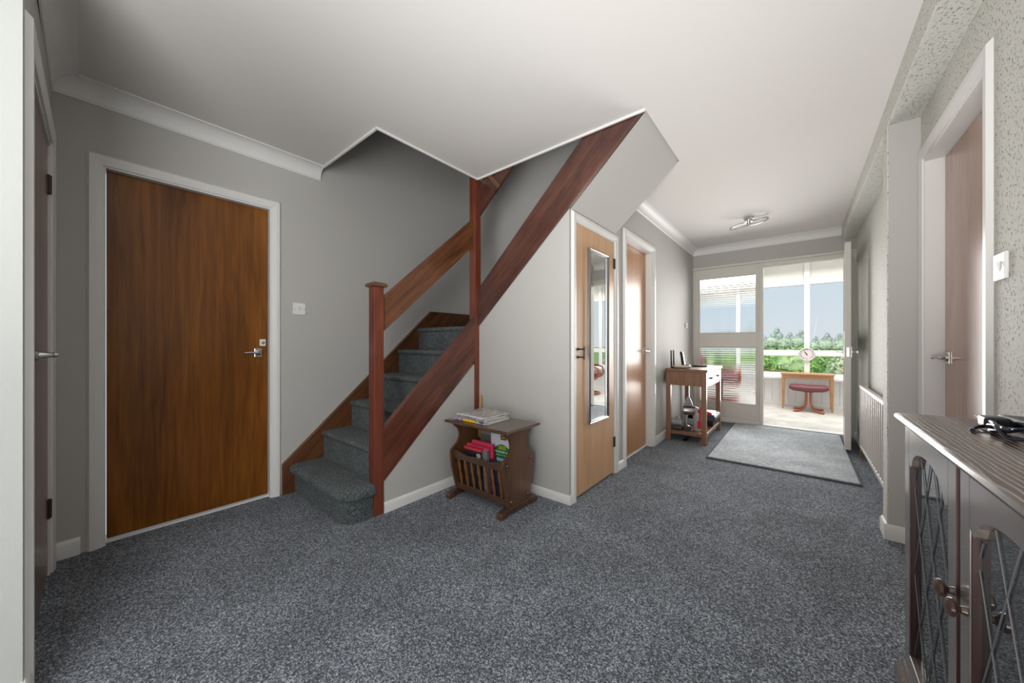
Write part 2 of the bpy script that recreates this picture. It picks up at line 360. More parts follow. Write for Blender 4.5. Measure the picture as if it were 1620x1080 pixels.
# note: prism 'Y' polygons are (x,z), prism 'X' polygons are (y,z)
# bead around the stair opening
g = G().box(-2.84, -2.010, 1.135, 1.150, ZC - 0.012, ZC + 0.24)
g.box(-2.020, -2.006, 1.135, 2.022, ZC - 0.012, ZC + 0.24)
g.box(-2.020, -0.676, 2.008, 2.023, ZC - 0.012, ZC + 0.24)
struct(obj('trim_6', g, M_white, bevel=0.003))
g = G().prism([(XC + .0, LOW(XC) - 0.004), (XE, LOW(XE) - 0.004), (XE, LOW(XE) + 0.012), (XC, LOW(XC) + 0.012)], 'Y', 2.062, 2.068)
struct(obj('trim_7', g, M_wall))

# ------------------------------------------------------------------ baseboards
def base_prof(h, t): return [(0, 0), (t, 0), (t, h - 0.018), (t * 0.55, h - 0.004), (t * 0.3, h), (0, h)]
def baseb(name, ax, a, b, wall, sgn, h=0.065, t=0.014):
    return struct(obj(name, G().prism([(wall + sgn * d, z) for d, z in base_prof(h, t)], ax, a, b), M_white, smooth=True))
baseb('baseboard_left', 'Y', -0.09, -0.012, XA, 1, 0.085, 0.016)
baseb('baseboard_left_near', 'Y', -2.6, -0.113, -1.752, 1, 0.085, 0.018)
baseb('baseboard_left_corner', 'X', -1.80, -1.734, -0.1125, 1, 0.085, 0.014)
baseb('baseboard_stair_side', 'Y', 1.20, 2.03, -2.033, 1, 0.066, 0.014)
baseb('baseboard_under_stair', 'X', -2.02, XC + 0.014, Y2, -1, 0.06, 0.014)
baseb('baseboard_hall_corner', 'Y', 2.046, 2.068, XC, 1, 0.06, 0.014)
baseb('baseboard_hall_doors', 'Y', 2.836, 2.955, XC, 1, 0.07, 0.014)
baseb('baseboard_hall', 'Y', 3.816, YF, XC, 1, 0.085, 0.016)
baseb('baseboard_right', 'Y', 2.92, YF, XR, -1, 0.075, 0.018)
baseb('baseboard_right_near', 'Y', -2.6, 1.895, XR, -1, 0.085, 0.016)
baseb('baseboard_pier', 'X', XS - 0.014, XR, 2.794, -1, 0.082, 0.016)
baseb('baseboard_pier_side', 'Y', 2.795, 2.92, XS, -1, 0.082, 0.014)

# ------------------------------------------------------------------ doors
def u_frame(parent, ax, wall, sgn, a0, a1, ztop, w, proud, name='architrave', m=M_white):
    """mitred architrave: outer a0..a1, top ztop; profile slopes thinner towards the opening"""
    P = [(0, 0.0), (0.012, proud), (w * 0.55, proud), (w, proud * 0.55), (w, 0.0)]
    g = G(); rows = []
    for d, t in P:
        path = [(a0 + d, 0), (a0 + d, ztop - d), (a1 - d, ztop - d), (a1 - d, 0)]
        row = []
        for p in path:
            c = wall + sgn * t
            row.append(g.bm.verts.new((c, p[0], p[1]) if ax == 'X' else (p[0], c, p[1])))
        rows.append(row)
    k = len(rows)
    for i in range(k):
        A, B = rows[i], rows[(i + 1) % k]
        for j in range(3): g.bm.faces.new((A[j], A[j + 1], B[j + 1], B[j]))
    g.bm.faces.new([r[0] for r in rows]); g.bm.faces.new([r[3] for r in rows][::-1])
    return obj(name, g, m, parent)
def lining(parent, ax, c0, c1, a0, a1, ztop, t=0.018, name='door_lining', m=M_white):
    g = G()
    for (p0, p1, z0, z1) in ((a0, a0 + t, 0, ztop), (a1 - t, a1, 0, ztop), (a0 + t, a1 - t, ztop - t, ztop)):
        g.box(c0, c1, p0, p1, z0, z1) if ax == 'X' else g.box(p0, p1, c0, c1, z0, z1)
    return obj(name, g, m, parent)
def leaf(name, m, dims, bevel=0.003): return struct(obj(name, G().box(*dims), m, bevel=bevel))
def hinge(parent, c, ax='X', h=0.085, m=M_bronze):
    x, y, z = c
    g = G().tube([(x, y, z - h / 2), (x, y, z + h / 2)], 0.0065, 8)
    if ax == 'X': g.box(x - 0.006, x + 0.002, y - 0.016, y + 0.016, z - h / 2, z + h / 2)
    else: g.box(x - 0.016, x + 0.016, y - 0.006, y + 0.002, z - h / 2, z + h / 2)
    return obj('hinge', g, m, parent)
def lever(parent, p, n_dir, l_dir, length=0.105, plate=(0.042, 0.06), rose=0.019):
    """lever handle with backplate: p on leaf face, n_dir out of the face, l_dir along which the lever points"""
    p, n_, l_ = Vector(p), Vector(n_dir), Vector(l_dir); up = Vector((0, 0, 1)); side = n_.cross(up)
    g = G(); pts = []
    for t0 in (0.0, 0.006):
        for sx, sz in ((-1, -1), (1, -1), (1, 1), (-1, 1)):
            pts.append(g.bm.verts.new(p + n_ * t0 + side * (sx * plate[0] / 2) + up * (sz * plate[1] / 2)))
    for f in ((0, 1, 2, 3), (7, 6, 5, 4), (0, 4, 5, 1), (1, 5, 6, 2), (2, 6, 7, 3), (3, 7, 4, 0)): g.bm.faces.new([pts[i] for i in f])
    pl = obj('handle_plate', g, M_chrome, parent, bevel=0.002)
    g = G().lathe(p + n_ * 0.006, n_, [(0, rose), (0.008, rose), (0.012, rose * 0.6), (0.040, rose * 0.45), (0.044, rose * 0.5), (0.052, rose * 0.3)])
    q = p + n_ * 0.045
    g.tube([q, q + l_ * 0.02, q + l_ * 0.05 + up * 0.002, q + l_ * 0.085 + up * 0.001, q + l_ * length - n_ * 0.006], [0.0095, 0.009, 0.0075, 0.0065, 0.005], 10)
    return obj('lever_handle', g, M_chrome, parent, smooth=True)
# left door (closed, dark)
d1 = leaf('door_1', D_dark, (XA - 0.072, XA - 0.034, 0.077, 0.813, 0.022, 1.995))
lining(d1, 'X', XA - 0.10, XA + 0.001, 0.055, 0.835, 2.015)
u_frame(d1, 'X', XA, 1, 0.005, 0.884, 2.065, 0.058, 0.017)
lever(d1, (XA - 0.034, 0.757, 1.006), (1, 0, 0), (0, -1, 0), 0.09)
g = G().box(XA - 0.034, XA - 0.026, 0.765, 0.800, 1.052, 1.098)
lk = obj('lock_plate', g, M_plastic, d1, bevel=0.002)
obj('thumb_turn', G().lathe((XA - 0.026, 0.783, 1.076), (1, 0, 0), [(0, 0.011), (0.004, 0.011), (0.005, 0.006), (0.012, 0.005)]), M_satin, lk)
struct(obj('trim_8', G().box(XA - 0.10, XA - 0.03, 0.07, 0.82, 0.0, 0.012), M_whiteflat, bevel=0.003))
# door in the left corner, seen edge-on
d2 = leaf('door_2', wood('door_veneer_brown', (0.12, 0.065, 0.04), (0.19, 0.105, 0.068), (0.26, 0.15, 0.10), 'Z', 0.3, 0.4), (-2.680, -1.942, -0.149, -0.111, 0.015, 1.978))
lining(d2, 'Y', -0.20, -0.105, -2.70, -1.92, 2.0)
u_frame(d2, 'Y', -0.1055, 1, -2.775, -1.80, 2.075, 0.072, 0.015)
hinge(d2, (-2.672, -0.105, 1.80), 'Y'); hinge(d2, (-2.672, -0.105, 0.31), 'Y')
lever(d2, (-2.02, -0.111, 1.03), (0, 1, 0), (-1, 0, 0), 0.10)
d2.rotation_euler = (0, 0, -0.014)
# cupboard door under the stair with the mirror
d3 = leaf('door_3', D_mid, (XC - 0.030, XC + 0.002, 2.135, 2.763, 0.015, 1.897))
lining(d3, 'X', XC - 0.10, XC + 0.002, 2.118, 2.779, 1.912, 0.014)
u_frame(d3, 'X', XC, 1, 2.068, 2.836, 1.966, 0.056, 0.017)
hinge(d3, (XC + 0.006, 2.766, 1.722), 'X', 0.08); hinge(d3, (XC + 0.006, 2.766, 0.262), 'X', 0.08)
g = G().tube([(XC + 0.030, 2.195, 0.958), (XC + 0.030, 2.195, 1.045)], 0.006, 8)
for z in (0.975, 1.030): g.tube([(XC + 0.002, 2.150, z), (XC + 0.022, 2.160, z), (XC + 0.030, 2.195, z)], 0.005, 8).ball((XC + 0.008, 2.150, z), 0.010, 8)
obj('pull_handle', g, M_iron, d3, smooth=True)
# second hall door
d4 = leaf('door_4', D_org, (XC - 0.100, XC - 0.062, 3.040, 3.725, 0.02, 1.995))
lining(d4, 'X', XC - 0.10, XC + 0.001, 3.02, 3.745, 2.015)
u_frame(d4, 'X', XC, 1, 2.957, 3.812, 2.078, 0.062, 0.017)
lever(d4, (XC - 0.062, 3.665, 0.99), (1, 0, 0), (0, -1, 0), 0.09)
struct(obj('trim_9', G().box(XC - 0.10, XC - 0.05, 3.03, 3.735, 0.0, 0.014), M_whiteflat, bevel=0.003))
# right hand door
d5 = leaf('door_5', wood('door_veneer_pink', (0.27, 0.135, 0.085), (0.35, 0.185, 0.12), (0.42, 0.24, 0.16), 'Z', 0.25, 0.4), (XR + 0.065, XR + 0.103, 1.977, 2.713, 0.015, 1.995))
lining(d5, 'X', XR - 0.001, XR + 0.12, 1.955, 2.735, 2.015)
u_frame(d5, 'X', XR, -1, 1.895, 2.795, 2.078, 0.062, 0.014)
lever(d5, (XR + 0.065, 2.655, 1.0), (-1, 0, 0), (0, -1, 0), 0.10)

# ------------------------------------------------------------------ front screen: reeded glass panel, frame, open door
fr = struct(obj('window_1', G().cells('Y', YF + 0.03, YF + 0.085, -1.165, -0.40, 0.03, 2.108, [(-1.114, -0.437, 1.205, 1.975), (-1.114, -0.437, 0.255, 1.018)]), M_frame, bevel=0.003))
def reeded(name, x0, x1, z0, z1, y, parent, pitch=0.027, amp=0.0022, ax='Y', y1=None):
    pts = []; N = int((z1 - z0) / pitch); q = 6
    for i in range(N * q + 1):
        z = z0 + (z1 - z0) * i / (N * q); pts.append((y + amp * abs(math.sin(PI * i / q)) + 0.002, z))
    pts += [(y - 0.002, z1), (y - 0.002, z0)]
    g = G()
    a = [g.bm.verts.new((x0, p[0], p[1])) for p in pts[:-2]]; c = [g.bm.verts.new((x1, p[0], p[1])) for p in pts[:-2]]
    for i in range(len(a) - 1): g.bm.faces.new((a[i], a[i + 1], c[i + 1], c[i]))
    e = [g.bm.verts.new((x, y - 0.002, z)) for x, z in ((x0, z0), (x0, z1), (x1, z1), (x1, z0))]
    g.bm.faces.new(e)
    return obj(name, g, M_reed, parent, smooth='all')
reeded('reeded_pane', -1.113, -0.438, 1.206, 1.974, YF + 0.055, fr)
reeded('reeded_pane', -1.113, -0.438, 0.256, 1.017, YF + 0.055, fr)
g = G()
for z0, z1 in ((1.205, 1.975), (0.255, 1.018)):
    for s_ in (0.012,):
        g.box(-1.114, -1.102, YF + 0.026, YF + 0.045, z0, z1).box(-0.449, -0.437, YF + 0.026, YF + 0.045, z0, z1)
        g.box(-1.102, -0.449, YF + 0.026, YF + 0.045, z0, z0 + s_).box(-1.102, -0.449, YF + 0.026, YF + 0.045, z1 - s_, z1)
obj('glazing_bead', g, M_frame, fr, bevel=0.002)
struct(obj('trim_10', G().box(XC, -1.160, YF + 0.005, YF + 0.12, 0.0, 2.108), M_frame, bevel=0.004))
struct(obj('trim_11', G().box(-0.405, -0.368, YF + 0.005, YF + 0.12, 0.0, 2.108), M_frame, bevel=0.004))
struct(obj('trim_12', G().box(0.430, XR, YF + 0.005, YF + 0.12, 0.0, 2.108), M_frame, bevel=0.004))
struct(obj('trim_13', G().box(-0.368, 0.430, YF + 0.02, YF + 0.12, 2.062, 2.108), M_frame, bevel=0.004))
g = G().box(XC, 0.43, YF - 0.005, YF + 0.12, 0.0, 0.022).box(XC, -0.40, YF + 0.005, YF + 0.03, 0.022, 0.05)
struct(obj('trim_14', g, M_whiteflat, bevel=0.004))
# open front door leaf (glazed like the side panel), hinged right, swung into the hall
hx, hy = 0.428, 5.515; nx, ny = 0.382, 4.70
ang = math.atan2(-(nx - hx), -(ny - hy))  # small tilt
LD = math.hypot(nx - hx, ny - hy)
door = bpy.data.objects.new('door_6', None)
g = G()
# local frame: x across thickness, y from hinge (0) to -LD
g.cells('X', -0.045, 0.0, -LD, 0.0, 0.035, 2.055, [(-LD + 0.10, -0.10, 1.20, 1.95), (-LD + 0.10, -0.10, 0.25, 1.0)])
bmesh.ops.recalc_face_normals(g.bm, faces=g.bm.faces)
me = bpy.data.meshes.new('door_6'); g.bm.to_mesh(me); g.bm.free(); me.materials.append(M_frame)
COL.objects.unlink(door) if door.name in COL.objects else None
door = bpy.data.objects.new('door_6', me); COL.objects.link(door); struct(door)
door.location = (hx, hy, 0); door.rotation_euler = (0, 0, -math.atan2(hx - nx, LD)); door['_off'] = (0, 0, 0)
md = door.modifiers.new('bevel', 'BEVEL'); md.width = 0.003; md.limit_method = 'ANGLE'
for z0, z1 in ((1.20, 1.95), (0.25, 1.0)):
    box('glass_pane', M_glass, (-0.026, -0.020, -LD + 0.10, -0.10, z0, z1), door)
for sgn, x in ((-1, -0.045), (1, 0.0)):
    lever(door, (x, -LD + 0.055, 0.985), (sgn, 0, 0), (0, 1, 0), 0.10, (0.035, 0.11), 0.012)
box('latch_plate', M_satin, (-0.033, -0.012, -LD - 0.002, -LD + 0.001, 0.94, 1.03), door)

# ================================================================== stairs
Z0 = 0.2025
def YN(i): return 0.932 + 0.216 * (i - 1)
st = thing('staircase', 'mahogany staircase with grey carpeted steps, closed strings and board balustrade', 'staircase', (-2.43, 1.13, 0), world=True)
def nose_profile(y, z, yb, zb, r=0.022, off=0.028):
    p = [(y + off, zb), (y + off, z - 2 * r - 0.004)]
    for i in range(9):
        a = -PI / 2 - PI * i / 8 * 0.999
        p.append((y + r + r * math.cos(a) * 1.0, z - r + r * math.sin(a) * 1.0))
    # a runs from -90 (bottom) through 180 to +90 (top)
    p.append((yb, z)); p.append((yb, zb)); return p
# first step: bullnosed, wider than the flight
def step_one():
    g = G(); cx, cy, R = -2.125, 1.035, 0.10
    def outline(o):
        pts = [(-2.812, YN(1) + 0.003 - o + 0.028), (cx, YN(1) + 0.003 - o + 0.028)]
        for i in range(1, 9):
            a = -PI / 2 + PI / 2 * i / 8
            pts.append((cx + (R + o - 0.028 + 0.022) * math.sin(PI / 2 * i / 8), (YN(1) + 0.031 + R - 0.0) - (R + o) * math.cos(PI / 2 * i / 8)))
        pts += [(cx + R + o - 0.006, 1.128), (-2.075, 1.128), (-2.075, 1.19), (-2.812, 1.19)]
        return pts
    lv = [(0.0, 0.0), (0.0, 0.135), (0.018, 0.138), (0.030, 0.150), (0.033, 0.168), (0.029, 0.186), (0.018, 0.198), (0.0, 0.2035)]
    rings = []
    for o, z in lv: rings.append([g.bm.verts.new((x, y, z)) for x, y in outline(o)])
    for A, B_ in zip(rings, rings[1:]):
        k = len(A)
        for j in range(k): g.bm.faces.new((A[j], A[(j + 1) % k], B_[(j + 1) % k], B_[j]))
    g.bm.faces.new(rings[-1]); g.bm.faces.new(rings[0][::-1])
    return g
obj('carpeted_step', step_one(), M_stairc, st, smooth=True)
for i in range(2, 7):
    yb = YN(i + 1) + 0.05 if i < 6 else 2.70
    g = G().prism(nose_profile(YN(i), Z0 * i, yb, max(0.0, Z0 * (i - 1) - 0.02), 0.020, 0.014), 'X', -2.812, -2.062)
    obj('carpeted_step' if i < 6 else 'carpeted_landing', g, M_stairc, st, smooth=True)
for k in range(6):
    z = Z0 * 7 + Z0 * k; x = -2.03 + 0.219 * k
    p = nose_profile(x, z, x + 0.24, 0)
    p[0] = (x + 0.028, LOW(x + 0.028) + 0.075); p[-1] = (x + 0.24, LOW(x + 0.24) + 0.075)
    g = G().prism(p, 'Y', 2.075, 2.715)
    obj('carpeted_step', g, M_stairc, st, smooth=True)
# strings
g = G().prism([(0.888, 0), (2.72, 0), (2.72, 1.376), (2.177, 1.376), (0.888, 0.206)], 'X', XA, -2.814)
obj('wall_string', g, wood('string_wood', (0.050, 0.018, 0.008), (0.105, 0.038, 0.016), (0.185, 0.075, 0.028), 'Y', 0.4, 0.2, (math.radians(-42.6), 0, 0), fine=55, broad=6), st, bevel=0.003)['label'] = 'dark wall string following the lower steps'
g = G().prism([(0.888, 0.206), (2.177, 1.376), (2.72, 1.376), (2.72, 1.383), (2.172, 1.383), (0.888, 0.214)], 'X', XA, -2.811)
obj('string_bead', g, M_cap, st)
g = G().prism([(1.195, 0.195), (2.02, 0.948), (2.02, 1.296), (1.195, 0.533)], 'X', -2.064, -2.026)
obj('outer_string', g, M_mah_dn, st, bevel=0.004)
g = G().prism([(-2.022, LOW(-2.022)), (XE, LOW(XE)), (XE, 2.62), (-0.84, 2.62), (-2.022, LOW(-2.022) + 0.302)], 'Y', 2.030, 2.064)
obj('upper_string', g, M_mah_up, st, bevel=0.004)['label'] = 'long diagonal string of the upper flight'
# newel, tall post
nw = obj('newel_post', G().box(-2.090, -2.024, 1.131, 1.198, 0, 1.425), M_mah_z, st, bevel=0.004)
g = G(); xc, yc = -2.057, 1.1645
rings = []
for h, r in ((1.420, 0.036), (1.424, 0.048), (1.432, 0.050), (1.442, 0.048), (1.450, 0.034)):
    rings.append([g.bm.verts.new((xc + sx * r, yc + sy * r, h)) for sx, sy in ((-1, -1), (1, -1), (1, 1), (-1, 1))])
for A, B_ in zip(rings, rings[1:]):
    for j in range(4): g.bm.faces.new((A[j], A[(j + 1) % 4], B_[(j + 1) % 4], B_[j]))
g.bm.faces.new(rings[-1]); g.bm.faces.new(rings[0][::-1])
obj('newel_cap', g, M_cap, nw, bevel=0.002)
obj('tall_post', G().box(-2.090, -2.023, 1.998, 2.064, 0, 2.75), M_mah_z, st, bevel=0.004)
# balustrade boards
g = G().prism([(1.195, 1.133), (2.0, 1.852), (2.0, 2.078), (1.195, 1.358)], 'X', -2.074, -2.044)
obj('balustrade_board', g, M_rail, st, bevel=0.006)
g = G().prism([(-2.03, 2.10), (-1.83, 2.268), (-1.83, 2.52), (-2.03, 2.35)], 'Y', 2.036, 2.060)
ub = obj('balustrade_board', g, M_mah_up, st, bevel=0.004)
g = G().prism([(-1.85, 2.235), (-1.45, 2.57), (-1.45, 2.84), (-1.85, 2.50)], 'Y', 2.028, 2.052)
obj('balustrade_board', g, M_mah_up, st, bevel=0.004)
g = G().prism([(-1.80, 2.262), (-1.775, 2.285), (-1.90, 2.425), (-1.93, 2.405)], 'Y', 2.020, 2.030)
obj('joint_strap', g, M_cap, st, bevel=0.002)
# ================================================================== switches
def switch(name, label, face, wall, sgn, y, z, sz=0.084, rocker=True, w=None):
    t = thing(name, label, 'switch', (wall, y, z - sz / 2), world=True)
    hw = (w or sz) / 2
    x0, x1 = sorted((wall, wall + sgn * 0.009))
    obj('switch_plate', G().box(x0, x1, y - hw, y + hw, z - sz / 2, z + sz / 2), M_plastic, t, bevel=0.003)
    a = wall + sgn * 0.009
    if rocker:
        g = G().prism([(a, z - 0.016), (a + sgn * 0.002, z - 0.016), (a + sgn * 0.008, z + 0.014), (a, z + 0.016)], 'Y', y - 0.008, y + 0.008)
        obj('rocker', g, M_white, t)
        for s_ in (-1, 1):
            obj('screw', G().lathe((a, y + s_ * hw * 0.72, z), (sgn, 0, 0), [(0, 0.004), (0.001, 0.0035)], 8), M_satin, t)
    return t
switch('light_switch', 'white light switch on the grey wall between brown door and stairs', 'X', XA, 1, 1.0, 1.322)
switch('light_switch', 'white light switch on the embossed right wall above the cabinet', 'X', XR, -1, 1.825, 1.312)
t = thing('doorbell_chime', 'small white rectangular wall unit above the console table', 'wall unit', (XC, 5.10, 1.27), world=True)
obj('casing', G().box(XC, XC + 0.022, 5.075, 5.12, 1.275, 1.34), M_plastic, t, bevel=0.004)
obj('button', G().box(XC + 0.022, XC + 0.025, 5.088, 5.107, 1.30, 1.316), M_lgrey, t, bevel=0.001)

# ================================================================== mirror on the cupboard door
t = thing('wall_mirror', 'tall narrow silver framed mirror hung on the cupboard door', 'mirror', (XC + 0.002, 2.458, 0.487), world=True)
y0, y1, z0, z1, x0 = 2.292, 2.622, 0.487, 1.757, XC + 0.002
P = [(0, 0.0), (0.0, 0.018), (0.006, 0.024), (0.012, 0.020), (0.018, 0.022), (0.026, 0.012), (0.026, 0.0)]
g = G(); rows = []
for d, h in P:
    rows.append([g.bm.verts.new((x0 + h, a, b_)) for a, b_ in ((y0 + d, z0 + d), (y1 - d, z0 + d), (y1 - d, z1 - d), (y0 + d, z1 - d))])
for A, B_ in zip(rows, rows[1:] + rows[:1]):
    for j in range(4): g.bm.faces.new((A[j], A[(j + 1) % 4], B_[(j + 1) % 4], B_[j]))
obj('mirror_frame', g, M_silver, t)
obj('mirror_glass', G().box(x0 + 0.002, x0 + 0.008, y0 + 0.025, y1 - 0.025, z0 + 0.025, z1 - 0.025), M_mirror, t)

# ================================================================== magazine rack
RX, RY = -1.64, 1.775
rk = thing('magazine_rack', 'dark oak magazine rack table with shaped ends and spindle pocket, under the stair', 'magazine rack', (RX, RY, 0))
def side_outline():
    # (y,z) front is -y
    f = [(-0.105, 0.045), (-0.150, 0.20), (-0.163, 0.30), (-0.158, 0.335), (-0.130, 0.355), (-0.095, 0.385), (-0.082, 0.425), (-0.095, 0.465), (-0.130, 0.495), (-0.140, 0.512)]
    pts = [(-y, z) for y, z in f][::1]
    left = f
    return left + [(-y, z) for y, z in reversed(f)]
def catmull(P, n=4):
    out = []
    for i in range(len(P) - 1):
        p0, p1, p2, p3 = P[max(i - 1, 0)], P[i], P[i + 1], P[min(i + 2, len(P) - 1)]
        for j in range(n):
            t_ = j / n
            out.append(tuple(0.5 * ((2 * p1[k]) + (-p0[k] + p2[k]) * t_ + (2 * p0[k] - 5 * p1[k] + 4 * p2[k] - p3[k]) * t_ ** 2 + (-p0[k] + 3 * p1[k] - 3 * p2[k] + p3[k]) * t_ ** 3) for k in range(len(p1))))
    out.append(tuple(P[-1])); return out
half = catmull(side_outline()[:10], 4)
outl = half + [(-y, z) for y, z in reversed(half)]
for sx in (-1, 1):
    x = sx * 0.235
    e = obj('end_panel', G().prism(outl, 'X', x - 0.009, x + 0.009), M_oak, rk, bevel=0.003)
    foot = [(-0.185, 0.0), (-0.190, 0.028), (-0.175, 0.040), (-0.12, 0.047), (0.12, 0.047), (0.175, 0.040), (0.190, 0.028), (0.185, 0.0), (0.13, 0.0), (0.12, 0.010), (-0.12, 0.010), (-0.13, 0.0)]
    obj('foot', G().prism(foot, 'X', x - 0.021, x + 0.021), M_oakx, rk, bevel=0.004)
    for y_, z_ in ((-0.122, 0.312), (0.122, 0.312), (-0.085, 0.078), (0.085, 0.078)):
        obj('peg', G().lathe((x + sx * 0.009, y_, z_), (sx, 0, 0), [(0, 0.010), (0.003, 0.011), (0.008, 0.009), (0.012, 0.005)], 12), M_oakx, rk, smooth=True)
# top
g = G(); rings = []
for z, o in ((0.512, -0.022), (0.518, -0.008), (0.526, 0.0), (0.533, -0.003), (0.537, -0.010)):
    rings.append([g.bm.verts.new((sx * (0.290 + o), sy * (0.175 + o), z)) for sx, sy in ((-1, -1), (1, -1), (1, 1), (-1, 1))])
for A, B_ in zip(rings, rings[1:]):
    for j in range(4): g.bm.faces.new((A[j], A[(j + 1) % 4], B_[(j + 1) % 4], B_[j]))
g.bm.faces.new(rings[-1]); g.bm.faces.new(rings[0][::-1])
obj('table_top', g, M_oakx, rk)
for sy in (-1, 1):
    # scalloped upper rail, plain lower rail, spindles
    up = []
    for i in range(21):
        x = -0.226 + 0.452 * i / 20; up.append((x, 0.325 - 0.014 * math.exp(-((x) / 0.13) ** 2) + 0.006 * math.cos(x * 30)))
    pts = [(-0.226, 0.275)] + [(0.226, 0.275)] + up[::-1]
    ya = sy * 0.132
    obj('upper_rail', G().prism(pts, 'Y', ya - 0.008, ya + 0.008), M_oakx, rk, bevel=0.002)
    yb = sy * 0.098
    obj('lower_rail', G().box(-0.226, 0.226, yb - 0.009, yb + 0.009, 0.055, 0.095), M_oakx, rk, bevel=0.002)
    for i in range(7):
        x = -0.185 + 0.37 * i / 6
        a, c = Vector((x, yb, 0.090)), Vector((x, ya, 0.280)); pp = []
        for tt, r in ((0, 0.007), (0.12, 0.008), (0.3, 0.0115), (0.45, 0.009), (0.5, 0.0065), (0.55, 0.009), (0.7, 0.0115), (0.88, 0.008), (1, 0.007)): pp.append((a.lerp(c, tt), r))
        obj('spindle', G().tube([p for p, r in pp], [r for p, r in pp], 8), wood('spindle_wood', (0.13, 0.05, 0.02), (0.22, 0.09, 0.035), (0.30, 0.13, 0.05), 'Z', 0.3, 0.4), rk, smooth=True)
obj('base_shelf', G().box(-0.226, 0.226, -0.095, 0.095, 0.060, 0.072), M_oak, rk)

# books and magazines inside the rack
def book(name, label, cat, x0, x1, y, th, h, cover, lean=0.0, group=None, page=True, z=0.0725):
    x0 += 0.03; x1 += 0.005; t = thing(name, label, cat, (RX + (x0 + x1) / 2, RY + y, z)); hw = (x1 - x0) / 2
    t.rotation_euler = (lean, 0, 0)
    g = G().box(-hw, hw, -th / 2, -th / 2 + 0.0025, 0, h).box(-hw, hw, th / 2 - 0.0025, th / 2, 0, h).box(hw - 0.003, hw, -th / 2, th / 2, 0, h)
    c = obj('cover', g, cover, t)
    obj('pages', G().box(-hw + 0.003, hw - 0.003, -th / 2 + 0.0025, th / 2 - 0.0025, 0.003, h - 0.004), M_paper, t)
    return t, c
M_paper = mat('paper', (0.62, 0.60, 0.57), 0.8)
M_bk = mat('book_black', (0.018, 0.018, 0.022), 0.35); M_rd = mat('book_red', (0.62, 0.035, 0.06), 0.35)
M_pk = mat('book_pink', (0.66, 0.05, 0.12), 0.35); M_gn = mat('map_green', (0.015, 0.20, 0.045), 0.4)
M_nv = mat('navy_cover', (0.02, 0.025, 0.06), 0.4); M_lb = mat('pale_blue_cover', (0.25, 0.36, 0.52), 0.4); M_yl = mat('yellow_print', (0.80, 0.52, 0.02), 0.4)
M_dg = mat('green_cover', (0.02, 0.06, 0.035), 0.4); M_gc = mat('grey_cover', (0.22, 0.22, 0.22), 0.5)
FR = Matrix.Rotation(PI / 2, 4, 'X')
t, c = book('book', 'black and red hardback with pale emblem, front of the rack pocket', 'book', -0.165, -0.005, -0.077, 0.014, 0.295, M_bk, 0.10)
obj('red_band', G().box(-0.080, 0.080, -0.0075, 0.0075, 0.278, 0.2965), M_rd, t)
obj('emblem_panel', G().box(0.036, 0.070, -0.0078, -0.0070, 0.215, 0.262), M_paper, t)
obj('emblem_mark', G().box(0.040, 0.066, -0.0083, -0.0078, 0.226, 0.238).tube([(0.044, -0.008, 0.243), (0.049, -0.008, 0.256), (0.053, -0.008, 0.246), (0.057, -0.008, 0.256), (0.062, -0.008, 0.243)], 0.0016, 6), M_bk, t)
t, c = book('book', 'grey book with pink page edge behind the black and red hardback', 'book', -0.170, 0.035, -0.052, 0.016, 0.305, M_gc, 0.08)
obj('pink_band', G().box(-0.1035, 0.1035, -0.0082, 0.0082, 0.290, 0.3065), M_pk, t)
t, c = book('book', 'bright pink hardback standing tallest of the three books on the left', 'book', -0.165, 0.060, -0.028, 0.014, 0.325, M_pk, 0.06)
t, c = book('magazine', 'navy magazine standing between the pink book and the road atlas', 'magazine', 0.040, 0.215, -0.062, 0.008, 0.245, M_nv, 0.12)
t, c = book('magazine', 'pale blue magazine leaning at the right end of the pocket', 'magazine', 0.090, 0.222, -0.045, 0.006, 0.262, M_lb, 0.12)
t, c = book('magazine', 'dark green magazine low in the left of the pocket behind the spindles', 'magazine', -0.215, -0.020, 0.045, 0.010, 0.235, M_dg, -0.05)
# road atlas: green cover with map print
M_map = mat('map_print', (0.6, 0.6, 0.65), 0.4); n, b, new, ln = nodes(M_map)
v = coords(n); a = noise(n, v, 55, 4, 0.7, 1.5); c_ = n.nodes.new('ShaderNodeTexVoronoi'); c_.feature = 'DISTANCE_TO_EDGE'; c_.inputs['Scale'].default_value = 45
ln(v.outputs[0], c_.inputs['Vector']); r = ramp(n, a.outputs[0], [(0.38, (0.55, 0.35, 0.45)), (0.46, (0.70, 0.70, 0.76)), (0.56, (0.62, 0.66, 0.78)), (0.66, (0.45, 0.58, 0.42))]); ln(r.outputs[0], b.inputs['Base Color'])
at = thing('road_atlas', 'road atlas with map print and green 2025 cover, back right of the rack', 'atlas', (RX + 0.105, RY + 0.010, 0.0725)); at.rotation_euler = (0.03, 0, 0)
obj('pages', G().box(-0.098, 0.098, -0.005, 0.008, 0.002, 0.385), M_paper, at)
obj('cover', G().box(-0.100, 0.100, -0.0075, -0.005, 0, 0.388).box(-0.100, 0.100, 0.008, 0.0095, 0, 0.388), M_map, at)
arc = [(-0.100, 0.02), (0.100, 0.02), (0.100, 0.262)] + [(0.100 - 0.2 * i / 16, 0.262 + 0.062 * math.sin(PI * i / 16)) for i in range(1, 16)] + [(-0.100, 0.262)]
obj('green_panel', G().prism(arc, 'Y', -0.0085, -0.0075), M_gn, at)
obj('corner_badge', G().box(-0.012, 0.038, -0.0088, -0.0080, 0.355, 0.386), M_bk, at)
text_on('badge_letters', 'AA', 0.026, M_yl, Matrix.Translation((0.012, -0.0092, 0.371)) @ FR, at)
text_on('year', '2025', 0.034, M_yl, Matrix.Translation((0.0, -0.0092, 0.300)) @ FR, at)
